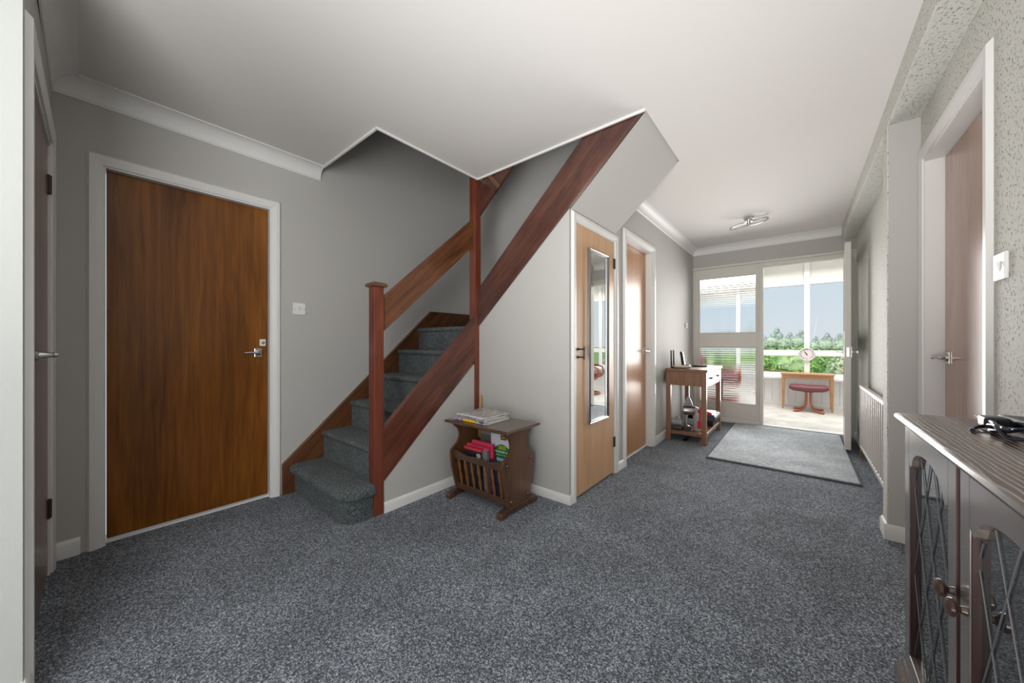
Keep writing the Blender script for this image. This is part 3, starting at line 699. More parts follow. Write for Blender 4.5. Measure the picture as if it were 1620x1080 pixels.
text_on('title', 'SCALE ROAD ATLAS', 0.019, mat('print_white', (0.85, 0.85, 0.85), 0.5), Matrix.Translation((0.0, -0.0092, 0.272)) @ FR, at)
text_on('subtitle', 'LARGE A3 OF BRITAIN', 0.012, M_paper, Matrix.Translation((0.0, -0.0092, 0.250)) @ FR, at)
t, c = book('magazine', 'worn grey brown magazine at the back left of the rack', 'magazine', -0.20, 0.06, 0.062, 0.008, 0.335, mat('brown_cover', (0.17, 0.13, 0.11), 0.6), -0.04)
# magazines on top of the rack
def printed(name, cols, sc):
    m = mat(name, cols[0], 0.4); n, b, new, ln = nodes(m); v = coords(n, (1, 1, 3)); a = noise(n, v, sc, 2, 0.5, 0.8)
    k = len(cols); r = ramp(n, a.outputs[0], [(0.33 + 0.3 * i / (k - 1), c) for i, c in enumerate(cols)]); r.color_ramp.interpolation = 'CONSTANT'
    ln(r.outputs[0], b.inputs['Base Color']); return m
M_p1 = printed('magazine_print', [(0.04, 0.03, 0.09), (0.60, 0.58, 0.62), (0.22, 0.10, 0.25), (0.65, 0.64, 0.62)], 22)
M_p2 = printed('newspaper_print', [(0.40, 0.38, 0.37), (0.60, 0.58, 0.56), (0.30, 0.28, 0.28), (0.55, 0.53, 0.50)], 14)
def flat_mag(label, cat, name, cx, cy, z, w, d, th, rot, top, spine):
    t = thing(name, label, cat, (RX + cx, RY + cy, z), rot)
    g = G().box(-w / 2, w / 2, -d / 2 + 0.001, d / 2, 0.001, th - 0.001); obj('pages', g, M_paper, t)
    obj('cover', G().box(-w / 2, w / 2, -d / 2 + 0.001, d / 2 + 0.001, th - 0.001, th), top, t)
    obj('spine', G().tube([(-w / 2, -d / 2 + 0.002, th / 2), (w / 2, -d / 2 + 0.002, th / 2)], th / 2, 8), spine, t, smooth=True)
    return t
t = flat_mag('thick purple magazine with yellow spine band, bottom of the pile on the rack', 'magazine', 'magazine', -0.085, -0.010, 0.5375, 0.31, 0.235, 0.018, 0.02, M_p2, M_p1)
obj('yellow_band', G().tube([(-0.055, -0.1165, 0.009), (0.055, -0.1165, 0.009)], 0.0096, 8), M_yl, t)
flat_mag('purple and white magazine, middle of the pile on the rack', 'magazine', 'magazine', -0.095, 0.005, 0.5560, 0.28, 0.225, 0.012, -0.02, M_p1, M_p1)
flat_mag('folded white newspaper, top of the pile on the rack', 'newspaper', 'newspaper', -0.098, 0.020, 0.5685, 0.27, 0.25, 0.010, -0.035, M_p2, M_whiteflat)
t = obj('wooden_stick', G().tube([(-1.985, 1.995, 0.0), (-1.975, 2.0, 0.40), (-1.972, 2.008, 0.655)], [0.011, 0.011, 0.009], 8), wood('pine', (0.45, 0.25, 0.08), (0.55, 0.33, 0.12), (0.62, 0.40, 0.17), 'Z'), smooth=True)
tag(t, 'pale yellow wooden stick standing in the corner behind the magazine rack', 'stick')

# ================================================================== console table
cx0, cx1, cy0, cy1 = -1.155, -0.755, 4.110, 4.985
ct = thing('console_table', 'tall reddish wooden console table with two drawers and lower shelf', 'console table', (-0.955, 4.55, 0), world=True)
L = 0.048
for x in (cx0, cx1 - L):
    for y in (cy0, cy1 - L):
        obj('leg', G().box(x, x + L, y, y + L, 0, 0.765), M_con, ct, bevel=0.003)
obj('table_top', G().box(cx0 - 0.006, cx1 + 0.014, cy0 - 0.014, cy1 + 0.014, 0.765, 0.792), M_cony, ct, bevel=0.004)
for y in (cy0 + 0.008, cy1 - 0.028): obj('end_apron', G().box(cx0 + L, cx1 - L, y, y + 0.018, 0.612, 0.765), M_con, ct)
obj('back_apron', G().box(cx0 + 0.008, cx0 + 0.026, cy0 + L, cy1 - L, 0.612, 0.765), M_cony, ct)
obj('front_rail', G().box(cx1 - 0.030, cx1 - 0.006, cy0 + L, cy1 - L, 0.604, 0.632).box(cx1 - 0.030, cx1 - 0.006, 4.541, 4.556, 0.632, 0.752).box(cx1 - 0.030, cx1 - 0.006, cy0 + L, cy1 - L, 0.752, 0.765), M_cony, ct, bevel=0.002)
for a, c in ((cy0 + L + 0.003, 4.538), (4.559, cy1 - L - 0.003)):
    d = obj('drawer', G().box(cx1 - 0.10, cx1 - 0.002, a, c, 0.635, 0.749), M_cony, ct, bevel=0.002)
    m = (a + c) / 2
    obj('cup_handle', G().tube([(cx1 - 0.002, m - 0.05, 0.692), (cx1 + 0.020, m - 0.042, 0.688), (cx1 + 0.022, m, 0.688), (cx1 + 0.020, m + 0.042, 0.688), (cx1 - 0.002, m + 0.05, 0.692)], 0.007, 8), M_iron, d, smooth=True)
obj('shelf', G().box(cx0 + 0.010, cx1 - 0.010, cy0 + 0.010, cy1 - 0.010, 0.092, 0.112), M_cony, ct, bevel=0.003)
g = G().box(cx0 + L, cx1 - L, cy0 + 0.004, cy0 + 0.024, 0.078, 0.110).box(cx0 + L, cx1 - L, cy1 - 0.024, cy1 - 0.004, 0.078, 0.110)
g.box(cx1 - 0.028, cx1 - 0.006, cy0 + L, cy1 - L, 0.078, 0.110)
obj('shelf_rail', g, M_cony, ct, bevel=0.002)
# router with aerials
t = thing('router', 'small black router with upright aerials at the wall end of the console top', 'router', (-1.10, 4.26, 0.792))
obj('casing', G().box(-0.030, 0.045, -0.07, 0.09, 0, 0.022), M_dgrey, t, bevel=0.006)
for y_ in (-0.06, 0.04): obj('aerial', G().tube([(-0.02, y_, 0.015), (-0.022, y_, 0.04), (-0.026, y_ + 0.003, 0.20)], [0.008, 0.009, 0.007], 8), M_black, t, smooth=True)
t = thing('cordless_phone', 'black cordless phone standing in its charging cradle beside the router', 'telephone', (-1.03, 4.45, 0.792))
obj('cradle', G().box(-0.045, 0.045, -0.045, 0.045, 0, 0.03), M_dgrey, t, bevel=0.010)
g = G().prism([(-0.040, 0.02), (-0.005, 0.012), (-0.030, 0.17), (-0.042, 0.185), (-0.058, 0.18), (-0.060, 0.165)], 'Y', -0.024, 0.024)
g2 = [(x_ + 0.03, z_) for x_, z_ in []]
obj('handset', g, M_black, t, bevel=0.006)
t = thing('hat_brush', 'cream oval brush lying at the near end of the console top', 'brush', (-1.005, 4.185, 0.792))
obj('brush_body', G().ball((0, 0, 0.022), 0.10, 16, (1.0, 0.42, 0.13)), mat('cream', (0.62, 0.56, 0.44), 0.5), t, smooth=True)
obj('bristles', G().ball((0, 0, 0.011), 0.09, 14, (0.95, 0.38, 0.115)), mat('tan_bristle', (0.35, 0.27, 0.18), 0.9), t)
t = thing('sunglasses_case', 'flat black case lying in the middle of the console top', 'case', (-0.92, 4.60, 0.792), 0.5)
obj('case_body', G().box(-0.08, 0.08, -0.035, 0.035, 0, 0.022), M_black, t, bevel=0.010, seg=3)
obj('zip', G().box(-0.0805, 0.0805, -0.0355, 0.0355, 0.010, 0.012), M_lgrey, t)
t = thing('keys', 'bunch of silver keys on the far end of the console top', 'keys', (-0.86, 4.80, 0.792))
obj('key_ring', G().tube([(0.016 * math.cos(a * PI / 6), 0.016 * math.sin(a * PI / 6), 0.003) for a in range(12)], 0.0018, 6, True), M_chrome, t)
for k in range(3):
    a = 0.7 + k * 0.8; cs, sn = math.cos(a), math.sin(a)
    g = G().lathe((cs * 0.026, sn * 0.026, 0.0), (0, 0, 1), [(0, 0.011), (0.0035, 0.011)], 10).tube([(cs * 0.03, sn * 0.03, 0.002), (cs * 0.068, sn * 0.068, 0.002)], 0.0028, 6)
    obj('key', g, M_satin, t)
# shelf contents
ZS = 0.112
t = thing('handheld_vacuum', 'grey and red handheld cordless vacuum on the console shelf', 'vacuum cleaner', (-0.90, 4.27, ZS), 0.35)
obj('dust_bin', G().lathe((0.03, 0.0, 0.0), (0, 0, 1), [(0, 0.040), (0.006, 0.044), (0.12, 0.044), (0.13, 0.046), (0.19, 0.046), (0.20, 0.040)], 20), mat('smoky_plastic', (0.40, 0.41, 0.43), 0.15), t, smooth=True)
obj('motor', G().lathe((-0.12, 0, 0.215), (1, 0, 0.0), [(0, 0.030), (0.006, 0.044), (0.020, 0.048), (0.11, 0.050), (0.13, 0.046), (0.16, 0.035)], 20), M_satin, t, smooth=True)
obj('filter_ring', G().lathe((-0.127, 0, 0.215), (1, 0, 0), [(0, 0.018), (0.004, 0.034), (0.008, 0.034), (0.010, 0.022)], 20), M_chrome, t, smooth=True)
obj('handle', G().tube([(-0.075, 0, 0.17), (-0.085, 0, 0.12), (-0.080, 0, 0.05), (-0.06, 0, 0.03)], [0.018, 0.015, 0.016, 0.018], 10), M_satin, t, smooth=True)
obj('battery', G().box(-0.115, -0.035, -0.032, 0.032, 0, 0.042), M_dgrey, t, bevel=0.006)
obj('red_button', G().tube([(0.045, -0.045, 0.11), (0.05, -0.04, 0.26)], 0.010, 8).box(0.02, 0.06, -0.048, -0.040, 0.03, 0.11), M_red, t)
obj('nozzle', G().tube([(0.06, 0.0, 0.20), (0.11, 0.02, 0.20), (0.17, 0.03, 0.18)], [0.026, 0.022, 0.017], 12), M_red, t, smooth=True)
t = thing('vacuum_attachment', 'dark grey vacuum head lying beside the left legs on the console shelf', 'vacuum head', (-1.065, 4.23, ZS), 0.1)
obj('head_body', G().box(-0.055, 0.055, -0.055, 0.055, 0, 0.05), M_dgrey, t, bevel=0.012)
obj('roller', G().tube([(-0.055, -0.045, 0.085), (0.055, -0.045, 0.085)], 0.034, 14), M_lgrey, t, smooth=True)
obj('neck', G().tube([(0, 0, 0.05), (0.0, 0.02, 0.09), (0, 0.05, 0.13)], 0.020, 10), M_satin, t, smooth=True)
t = thing('steam_iron', 'upright iron with pale sole plate leaning at the back of the console shelf', 'iron', (-1.03, 4.62, ZS))
sole = [(-0.055, 0.0), (0.055, 0.0), (0.062, 0.10), (0.050, 0.22), (0.022, 0.30), (0.0, 0.33), (-0.022, 0.30), (-0.050, 0.22), (-0.062, 0.10)]
so_ = obj('sole_plate', G().prism(catmull(sole + sole[:1], 3)[:-1], 'Y', -0.060, -0.054), mat('iron_sole', (0.42, 0.43, 0.46), 0.35), t, bevel=0.001)
obj('iron_body', G().prism([(x_ * 0.93, z_ * 0.95 + 0.004) for x_, z_ in catmull(sole + sole[:1], 3)[:-1]], 'Y', -0.054, -0.01), M_dgrey, t, bevel=0.012)
obj('iron_handle', G().tube([(0, -0.02, 0.05), (0, 0.05, 0.06), (0, 0.06, 0.15), (0, 0.03, 0.24), (0, -0.02, 0.26)], 0.015, 10), M_black, t, smooth=True)
t = thing('printer', 'flat dark grey printer box on the far end of the console shelf', 'printer', (-0.90, 4.73, ZS))
obj('printer_body', G().prism([(-0.15, 0.06), (0.15, 0.06), (0.155, 0.10), (0.145, 0.125), (-0.145, 0.125), (-0.155, 0.10)], 'Y', -0.17, 0.17), M_dgrey, t, bevel=0.008)
obj('printer_base', G().box(-0.13, 0.13, -0.15, 0.15, 0, 0.06), M_black, t, bevel=0.006)
obj('printer_lid', G().box(-0.14, 0.14, -0.16, 0.16, 0.125, 0.137), M_lgrey, t, bevel=0.005)
t = obj('slippers', G().ball((-0.98, 4.22, 0.014), 0.09, 14, (0.36, 1.0, 0.15)), M_black, smooth=True)
t.name = 'slipper'; tag(t, 'black flat slipper lying on the carpet under the console shelf', 'slipper')
# ================================================================== rug
rg = thing('rug', 'pale grey rectangular rug on the carpet inside the front door', 'rug', (-0.15, 4.59, 0), world=True)
obj('rug_pile', G().box(-0.665, 0.350, 3.690, 5.485, 0.003, 0.018), M_rug, rg, bevel=0.006)
obj('rug_binding', G().tube([(-0.672, 3.680, 0.007), (0.357, 3.680, 0.007), (0.357, 5.495, 0.007), (-0.672, 5.495, 0.007)], 0.0075, 8, True), M_rugedge, rg)

# ================================================================== radiator
rd = thing('radiator', 'long white panel radiator on the right wall behind the pier', 'radiator', (0.455, 4.0, 0.11), world=True)
ra, rb = 3.02, 4.60
pts = []
g = G(); N = 18; prof = []
for i in range(N * 10 + 1):
    y = ra + (rb - ra) * i / (N * 10); c_ = math.cos(2 * PI * (i % 10) / 10)
    prof.append((0.437 - 0.0075 * math.copysign(abs(c_) ** 0.7, c_), y))
poly = [(x, y) for x, y in prof] + [(0.452, rb), (0.452, ra)]
va = [g.bm.verts.new((x, y, 0.130)) for x, y in poly]; vb = [g.bm.verts.new((x, y, 0.665)) for x, y in poly]
k = len(poly)
for i in range(k): g.bm.faces.new((va[i], vb[i], vb[(i + 1) % k], va[(i + 1) % k]))
g.bm.faces.new(va); g.bm.faces.new(vb[::-1])
obj('ribbed_panel', g, M_rad, rd, smooth=True)
obj('top_rail', G().box(0.424, 0.460, ra - 0.005, rb + 0.005, 0.655, 0.685), M_rad, rd, bevel=0.008)
obj('bottom_rail', G().box(0.428, 0.456, ra - 0.005, rb + 0.005, 0.105, 0.135), M_rad, rd, bevel=0.008)
for y in (3.3, 4.3): obj('bracket', G().box(0.450, XR, y, y + 0.03, 0.25, 0.60), M_rad, rd)
obj('valve', G().lathe((0.445, rb + 0.035, 0.10), (0, 0, 1), [(0, 0.012), (0.03, 0.012), (0.032, 0.020), (0.075, 0.018), (0.08, 0.012)], 12), M_brass, rd, smooth=True)
obj('pipe', G().tube([(0.445, rb + 0.035, 0.0), (0.445, rb + 0.035, 0.105)], 0.0075, 8).tube([(0.445, rb, 0.12), (0.445, rb + 0.035, 0.12)], 0.009, 8), M_brass, rd, smooth=True)
# ================================================================== ceiling light
cl = thing('ceiling_light', 'chrome ceiling light with two looping ring arms', 'ceiling light', (-0.42, 4.46, 2.30), world=True)
obj('ceiling_plate', G().lathe((-0.42, 4.46, ZC), (0, 0, -1), [(0, 0.048), (0.020, 0.048), (0.024, 0.040), (0.045, 0.036), (0.050, 0.020), (0.062, 0.016)], 20), M_chrome, cl, smooth=True)
for sgn in (-1, 1):
    pts = []
    c0 = Vector((-0.42, 4.46, 2.335)); ax = Vector((0.97, 0.10, 0.17)).normalized() * sgn; sd_ = Vector((-0.15, 0.70, 0.70)).normalized()
    for i in range(32):
        a = 2 * PI * i / 32
        pts.append(c0 + ax * (0.078 + 0.092 * math.cos(a)) + sd_ * (0.042 * math.sin(a)))
    rg_ = obj('ring_arm', G().tube(pts, 0.0075, 8, True), M_chrome, cl, smooth=True)
obj('hub', G().ball((-0.42, 4.46, 2.337), 0.022, 14, (1, 1, 0.6)), M_chrome, cl, smooth=True)

# ================================================================== display cabinet (right foreground)
ymid_ = 1.144
CX, CY0, CY1, CZ = 0.252, 0.66, 1.628, 0.85
cb = thing('display_cabinet', 'dark oak cabinet with leaded glass doors, right foreground', 'cabinet', (0.37, 1.1, 0), world=True)
prof = [(0.470, 0.826), (0.246, 0.826), (0.238, 0.829), (0.233, 0.838), (0.235, 0.846), (0.242, 0.850), (0.470, 0.850)]
obj('cabinet_top', G().prism(prof, 'Y', CY0 - 0.020, CY1 + 0.022), M_ctop, cb, smooth=True)
g = G().box(0.272, 0.470, CY1 - 0.020, CY1, 0.075, 0.826).box(0.272, 0.470, CY0, CY0 + 0.020, 0.075, 0.826).box(0.455, 0.470, CY0 + 0.02, CY1 - 0.02, 0.075, 0.826)
g.box(0.272, 0.455, CY0 + 0.02, CY1 - 0.02, 0.075, 0.095).box(0.268, 0.272, CY0, CY1, 0.806, 0.826)
obj('carcass', g, M_cab, cb, bevel=0.002)
obj('centre_stile', G().box(0.262, 0.275, ymid_ - 0.03, ymid_ + 0.03, 0.08, 0.82), M_cabin, cb)
obj('shelf', G().box(0.290, 0.455, CY0 + 0.02, CY1 - 0.02, 0.44, 0.455), M_cab, cb)
pl = [(0.272, 0.0), (0.232, 0.0), (0.232, 0.045), (0.236, 0.058), (0.246, 0.066), (0.250, 0.075), (0.272, 0.075)]
obj('plinth', G().prism(pl, 'Y', CY0 - 0.014, CY1 + 0.014), M_cab, cb, smooth=True)
obj('plinth', G().box(0.272, 0.470, CY1 - 0.01, CY1 + 0.014, 0.0, 0.075), M_cab, cb)
obj('plinth', G().box(0.272, 0.470, CY0 - 0.014, CY0 + 0.01, 0, 0.075), M_cab, cb)
def cab_door(y0, y1, knob_y, side):
    """frame with an arched top rail; y0<y1"""
    z0, z1 = 0.080, 0.822; sw = 0.052; a, c = y0 + sw, y1 - sw; w = c - a
    def arch(t):  # t 0..1 across the opening -> z of the rail's lower edge
        s_ = abs(t - 0.5) * 2
        base = 0.715
        return base + (0.052 * math.sqrt(max(0.0, 1 - (s_ / 0.80) ** 2)) if s_ < 0.80 else 0) + (0.010 * math.sin((s_ - .8) / .2 * PI) * -1 if s_ >= 0.8 else 0)
    top = [(a + w * i / 32, arch(i / 32)) for i in range(33)]
    outer = [(y0, z0), (y1, z0), (y1, z1), (y0, z1)]
    dr = obj('door', G().prism([(y0, z0), (a, z0), (a, z1), (y0, z1)], 'X', CX, CX + 0.020), M_cab, cb, bevel=0.002)
    obj('stile', G().prism([(c, z0), (y1, z0), (y1, z1), (c, z1)], 'X', CX, CX + 0.020), M_cab, dr, bevel=0.002)
    obj('top_rail', G().prism([(a, z1)] + top + [(c, z1)], 'X', CX, CX + 0.020), M_cab, dr, bevel=0.0015)
    obj('bottom_rail', G().prism([(a, z0), (c, z0), (c, z0 + 0.060), (a, z0 + 0.060)], 'X', CX, CX + 0.020), M_cab, dr, bevel=0.002)
    obj('edge_lipping', G().box(CX + 0.0005, CX + 0.0195, y0 - 0.0016, y0, z0 + 0.001, z1 - 0.001), M_cabin, dr)
    obj('glass_pane', G().box(CX + 0.013, CX + 0.016, a - 0.004, c + 0.004, z0 + 0.05, 0.79), M_cglass, dr)
    obj('beading', G().box(CX + 0.002, CX + 0.013, a, a + 0.006, z0 + 0.06, 0.716), M_cabin, dr)
    obj('beading', G().box(CX + 0.002, CX + 0.013, c - 0.006, c, z0 + 0.06, 0.716), M_cabin, dr)
    # lead lattice
    zb, zt = z0 + 0.06, 0.77; px = w / 3.0; slope = 2.15
    for sgn in (1, -1):
        k = -6
        while k < 10:
            # line y = yk + sgn*(z-zb)/slope
            yk = a + k * px + (0.0 if sgn == 1 else 0.0)
            pa = []
            for i in range(81):
                z = zb + (zt - zb) * i / 80; y = yk + sgn * (z - zb) / slope
                if a + 0.001 <= y <= c - 0.001 and z <= arch((y - a) / w) - 0.001: pa.append((CX + 0.011, y, z))
            if len(pa) > 3: obj('lead_strip', G().tube([pa[0], pa[-1]], 0.0013, 6), M_lead, dr)
            k += 1
    kb = G().lathe((CX, knob_y, 0.545), (-1, 0, 0), [(0, 0.009), (0.004, 0.008), (0.007, 0.007), (0.010, 0.009), (0.013, 0.014), (0.017, 0.0175), (0.022, 0.0175), (0.026, 0.013), (0.028, 0.005)], 16)
    obj('knob', kb, M_knob, dr, smooth=True)
    for z in (0.20, 0.70):
        obj('hinge', G().tube([(CX + 0.018, (y1 if side > 0 else y0), z - 0.02), (CX + 0.018, (y1 if side > 0 else y0), z + 0.02)], 0.004, 8), M_brass, dr)
    return dr
ymid = 1.144
cab_door(ymid + 0.012, CY1 - 0.010, ymid + 0.026, 1)
cab_door(CY0 + 0.010, ymid - 0.012, ymid - 0.046, -1)
# charger and cable on top
t = thing('phone_charger', 'black travel charger with chrome pins and coiled lead on the cabinet top', 'charger', (0.383, 1.475, CZ))
obj('adapter_body', G().box(-0.022, 0.022, -0.030, 0.020, 0.006, 0.034), M_black, t, bevel=0.006)
obj('plug_end', G().box(-0.016, 0.014, 0.020, 0.040, 0.010, 0.030), M_plastic, t, bevel=0.003)
for x_ in (-0.010, 0.008): obj('pin', G().tube([(x_, 0.036, 0.022), (x_ - 0.004, 0.062, 0.026)], 0.0024, 8), M_chrome, t)
pts = []
for i in range(60):
    a = i / 59 * 2 * PI * 2.6
    r1, r2 = 0.030 + 0.004 * math.sin(i * 1.3), 0.085 + 0.012 * math.sin(i * 0.7)
    pts.append((0.012 + r1 * math.cos(a) - 0.004, -0.095 + r2 * math.sin(a), 0.012 + 0.006 * (i % 9) / 3 + 0.006 * math.sin(a * 1.7)))
pts += [(0.02, -0.04, 0.012), (-0.02, -0.02, 0.010), (-0.045, -0.05, 0.006), (-0.052, -0.075, 0.005)]
obj('coiled_lead', G().tube(catmull(pts, 2), 0.0045, 8), mat('navy_cable', (0.015, 0.017, 0.035), 0.25), t, smooth=True)
t = thing('cable_adapter', 'silver tipped black device lying against the wall behind the charger', 'adapter', (0.440, 1.50, CZ), 0.1)
obj('device_body', G().box(-0.022, 0.022, -0.11, 0.06, 0.0, 0.030), M_dgrey, t, bevel=0.008, seg=3)
obj('silver_tip', G().box(-0.016, 0.010, 0.058, 0.085, 0.012, 0.028), M_lgrey, t, bevel=0.005)

# ================================================================== porch
PY = 7.70
struct(obj('floor_porch', G().box(-2.6, 2.2, YF + 0.10, PY + 0.1, -0.1, 0.006), M_porchc))
struct(obj('ceiling_porch', G().box(-2.6, 2.2, YF + 0.0, PY + 0.2, 2.55, 2.65), M_upvc))
M_cream = mat('porch_panel_cream', (0.80, 0.79, 0.73), 0.6)
struct(obj('wall_porch_house_left', G().box(-2.6, XC - 0.0, YF + 0.06, YF + 0.12, 0, 2.55), M_upvc))
struct(obj('wall_porch_house_right', G().box(XR, 2.2, YF + 0.06, YF + 0.12, 0, 2.55), M_upvc))
struct(obj('wall_porch_house_head', G().box(XC, XR, YF + 0.12, YF + 0.14, 2.11, 2.55), M_upvc))
dado = struct(obj('wall_porch_front', G().box(-2.6, 2.2, PY, PY + 0.10, 0, 0.465), M_upvc))
i = 0; x = -2.45
while x < 2.1:
    box('dado_board', M_upvc, (x + 0.002, x + 0.105, PY - 0.010, PY, 0.07, 0.462), dado, 0.003); x += 0.109
struct(obj('baseboard_porch', G().box(-2.6, 2.2, PY - 0.018, PY, 0.006, 0.07), M_upvc, bevel=0.003))
struct(obj('trim_15', G().box(-2.6, 2.2, PY - 0.13, PY + 0.02, 0.462, 0.500), M_upvc, bevel=0.006))
struct(obj('wall_porch_top', G().box(-2.6, 2.2, PY + 0.02, PY + 0.08, 2.06, 2.55), M_cream))
MUL = [-2.50, -1.10, 0.09, 1.28, 2.15]
for wi in range(4):
    a, c = MUL[wi], MUL[wi + 1]
    g = G().cells('Y', PY - 0.005, PY + 0.06, a, c, 0.50, 2.075, [(a + 0.036, c - 0.036, 0.950, 2.058), (a + 0.036, c - 0.036, 0.565, 0.857)])
    w = struct(obj('window_%d' % (wi + 2), g, M_upvc, bevel=0.004))
    obj('glass_pane', G().box(a + 0.034, c - 0.034, PY + 0.025, PY + 0.031, 0.948, 2.060), M_glass, w)
    obj('glass_pane', G().box(a + 0.034, c - 0.034, PY + 0.025, PY + 0.031, 0.563, 0.859), M_glass, w)
    if wi: struct(obj('trim_%d' % (15 + wi), G().box(a - 0.036, a + 0.036, PY - 0.012, PY + 0.0, 2.06, 2.55), M_upvc))
# side walls of the porch with windows
for sx, nm, wn in ((-2.6, 'left', 6), (2.1, 'right', 7)):
    struct(obj('wall_porch_' + nm, G().box(sx, sx + 0.1, YF + 0.12, PY, 0, 0.5).box(sx, sx + 0.1, YF + 0.12, PY, 2.06, 2.55), M_upvc))
    g = G().cells('X', sx + 0.02, sx + 0.08, YF + 0.12, PY, 0.50, 2.06, [(YF + 0.17, 6.60, 0.56, 2.01), (6.66, PY - 0.05, 0.56, 2.01)])
    w = struct(obj('window_%d' % wn, g, M_upvc, bevel=0.004))
    for a, c in ((YF + 0.17, 6.60), (6.66, PY - 0.05)): obj('glass_pane', G().box(sx + 0.048, sx + 0.053, a, c, 0.56, 2.01), M_glass, w)
# wall clock on the mullion
ck = thing('wall_clock', 'round white wall clock hanging on the porch window mullion', 'clock', (0.09, 7.68, 0.78), world=True)
CC = Vector((0.088, 7.672, 0.885))
obj('clock_face', G().lathe(CC + Vector((0, 0.015, 0)), (0, -1, 0), [(0, 0.100), (0.012, 0.100), (0.014, 0.098)], 32), mat('clock_dial', (0.70, 0.66, 0.66), 0.5), ck, smooth=True)
obj('clock_rim', G().tube([CC + Vector((0.103 * math.cos(a * PI / 16), -0.002, 0.103 * math.sin(a * PI / 16))) for a in range(32)], 0.009, 8, True), mat('clock_rim_silver', (0.66, 0.64, 0.65), 0.3), ck, smooth=True)
M_num = mat('clock_numeral', (0.10, 0.08, 0.09), 0.5)
for h_, s_ in enumerate(('XII', 'I', 'II', 'III', 'IIII', 'V', 'VI', 'VII', 'VIII', 'IX', 'X', 'XI')):
    a = PI / 2 - h_ * PI / 6
    text_on('numeral', s_, 0.026, M_num, Matrix.Translation(CC + Vector((0.078 * math.cos(a), -0.0012, 0.078 * math.sin(a))) - Vector(ck['_off'])) @ FR @ Matrix.Rotation(-h_ * PI / 6, 4, 'Z'), ck)
def hand(name, ang, ln_, w_):
    d = Vector((math.sin(ang), 0, math.cos(ang))); q = Vector((math.cos(ang), 0, -math.sin(ang)))
    g = G(); vv = []
    for yy in (-0.004, -0.002):
        for u_, l_ in ((-w_, -0.015), (w_, -0.015), (w_ * 0.5, ln_), (-w_ * 0.5, ln_)): vv.append(g.bm.verts.new(CC + d * l_ + q * u_ + Vector((0, yy, 0))))
    for f in ((0, 1, 2, 3), (7, 6, 5, 4), (0, 4, 5, 1), (1, 5, 6, 2), (2, 6, 7, 3), (3, 7, 4, 0)): g.bm.faces.new([vv[i] for i in f])
    obj(name, g, M_num, ck)
hand('minute_hand', -0.62, 0.066, 0.005); hand('hour_hand', -0.45, 0.045, 0.007)
# porch table
pt = thing('side_table', 'light teak table with tapered legs under the porch window', 'table', (0.083, 7.42, 0.006), world=True)
tx0, tx1, ty0, ty1 = -0.245, 0.41, 7.24, 7.58
obj('table_top', G().box(tx0, tx1, ty0, ty1, 0.565, 0.588), M_teak, pt, bevel=0.004)
g = G()
for y in (ty0 + 0.02, ty1 - 0.036): g.box(tx0 + 0.045, tx1 - 0.045, y, y + 0.016, 0.505, 0.565)
for x in (tx0 + 0.02, tx1 - 0.036): g.box(x, x + 0.016, ty0 + 0.045, ty1 - 0.045, 0.505, 0.565)
obj('apron', g, M_teak, pt)
for sx in (0, 1):
    for sy in (0, 1):
        x = tx0 + 0.010 if not sx else tx1 - 0.010; y = ty0 + 0.012 if not sy else ty1 - 0.012
        dx = 1 if not sx else -1; dy = 1 if not sy else -1
        g = G(); r0 = [(x, y), (x + dx * 0.042, y), (x + dx * 0.042, y + dy * 0.042), (x, y + dy * 0.042)]
        r1 = [(x + dx * 0.006, y), (x + dx * 0.028, y), (x + dx * 0.028, y + dy * 0.022), (x + dx * 0.006, y + dy * 0.022)]
        A = [g.bm.verts.new((p[0], p[1], 0.565)) for p in r0]; B_ = [g.bm.verts.new((p[0], p[1], 0.006)) for p in r1]
        for j in range(4): g.bm.faces.new((A[j], A[(j + 1) % 4], B_[(j + 1) % 4], B_[j]))
        g.bm.faces.new(A); g.bm.faces.new(B_[::-1])
        obj('leg', g, M_teak, pt)
# footstool
fs = thing('footstool', 'burgundy leather footstool on curved bentwood legs before the teak table', 'footstool', (0.10, 7.17, 0.006))
g = G(); pts = []
def cushion(g, x0, x1, y0, y1, z0, z1, dip=0.012, n=10):
    """rounded pillow"""
    rows = []
    for i in range(n + 1):
        u_ = -1 + 2 * i / n
        sc = (1 - abs(u_) ** 5) ** 0.4 if abs(u_) < 1 else 0.25
        cy, hy_ = (y0 + y1) / 2, (y1 - y0) / 2 * (0.72 + 0.28 * sc); hz = (z1 - z0) / 2 * (0.45 + 0.55 * sc)
        zc = (z0 + z1) / 2 - dip * (1 - u_ * u_); ring = []
        for k_ in range(16):
            a = 2 * PI * k_ / 16; ca, sa = math.cos(a), math.sin(a)
            ring.append(g.bm.verts.new((x0 + (x1 - x0) * i / n, cy + hy_ * math.copysign(abs(ca) ** 0.5, ca), zc + hz * math.copysign(abs(sa) ** 0.6, sa))))
        rows.append(ring)
    for A, B_ in zip(rows, rows[1:]):
        for j in range(16): g.bm.faces.new((A[j], A[(j + 1) % 16], B_[(j + 1) % 16], B_[j]))
    g.bm.faces.new(rows[0][::-1]); g.bm.faces.new(rows[-1]); return g
obj('cushion', cushion(G(), -0.235, 0.235, -0.18, 0.18, 0.325, 0.425), M_leather, fs, smooth='all')
for sx in (-1, 1):
    for sy in (-1, 1):
        P = [(sx * 0.025, sy * 0.035, 0.325), (sx * 0.025, sy * 0.035, 0.20), (sx * 0.032, sy * 0.045, 0.11), (sx * 0.065, sy * 0.08, 0.045), (sx * 0.12, sy * 0.13, 0.022), (sx * 0.175, sy * 0.17, 0.016)]
        obj('leg', G().tube(catmull(P, 4), 0.0165, 10), M_bent, fs, smooth=True)
obj('mounting_plate', G().box(-0.06, 0.06, -0.07, 0.07, 0.305, 0.325), M_dgrey, fs)
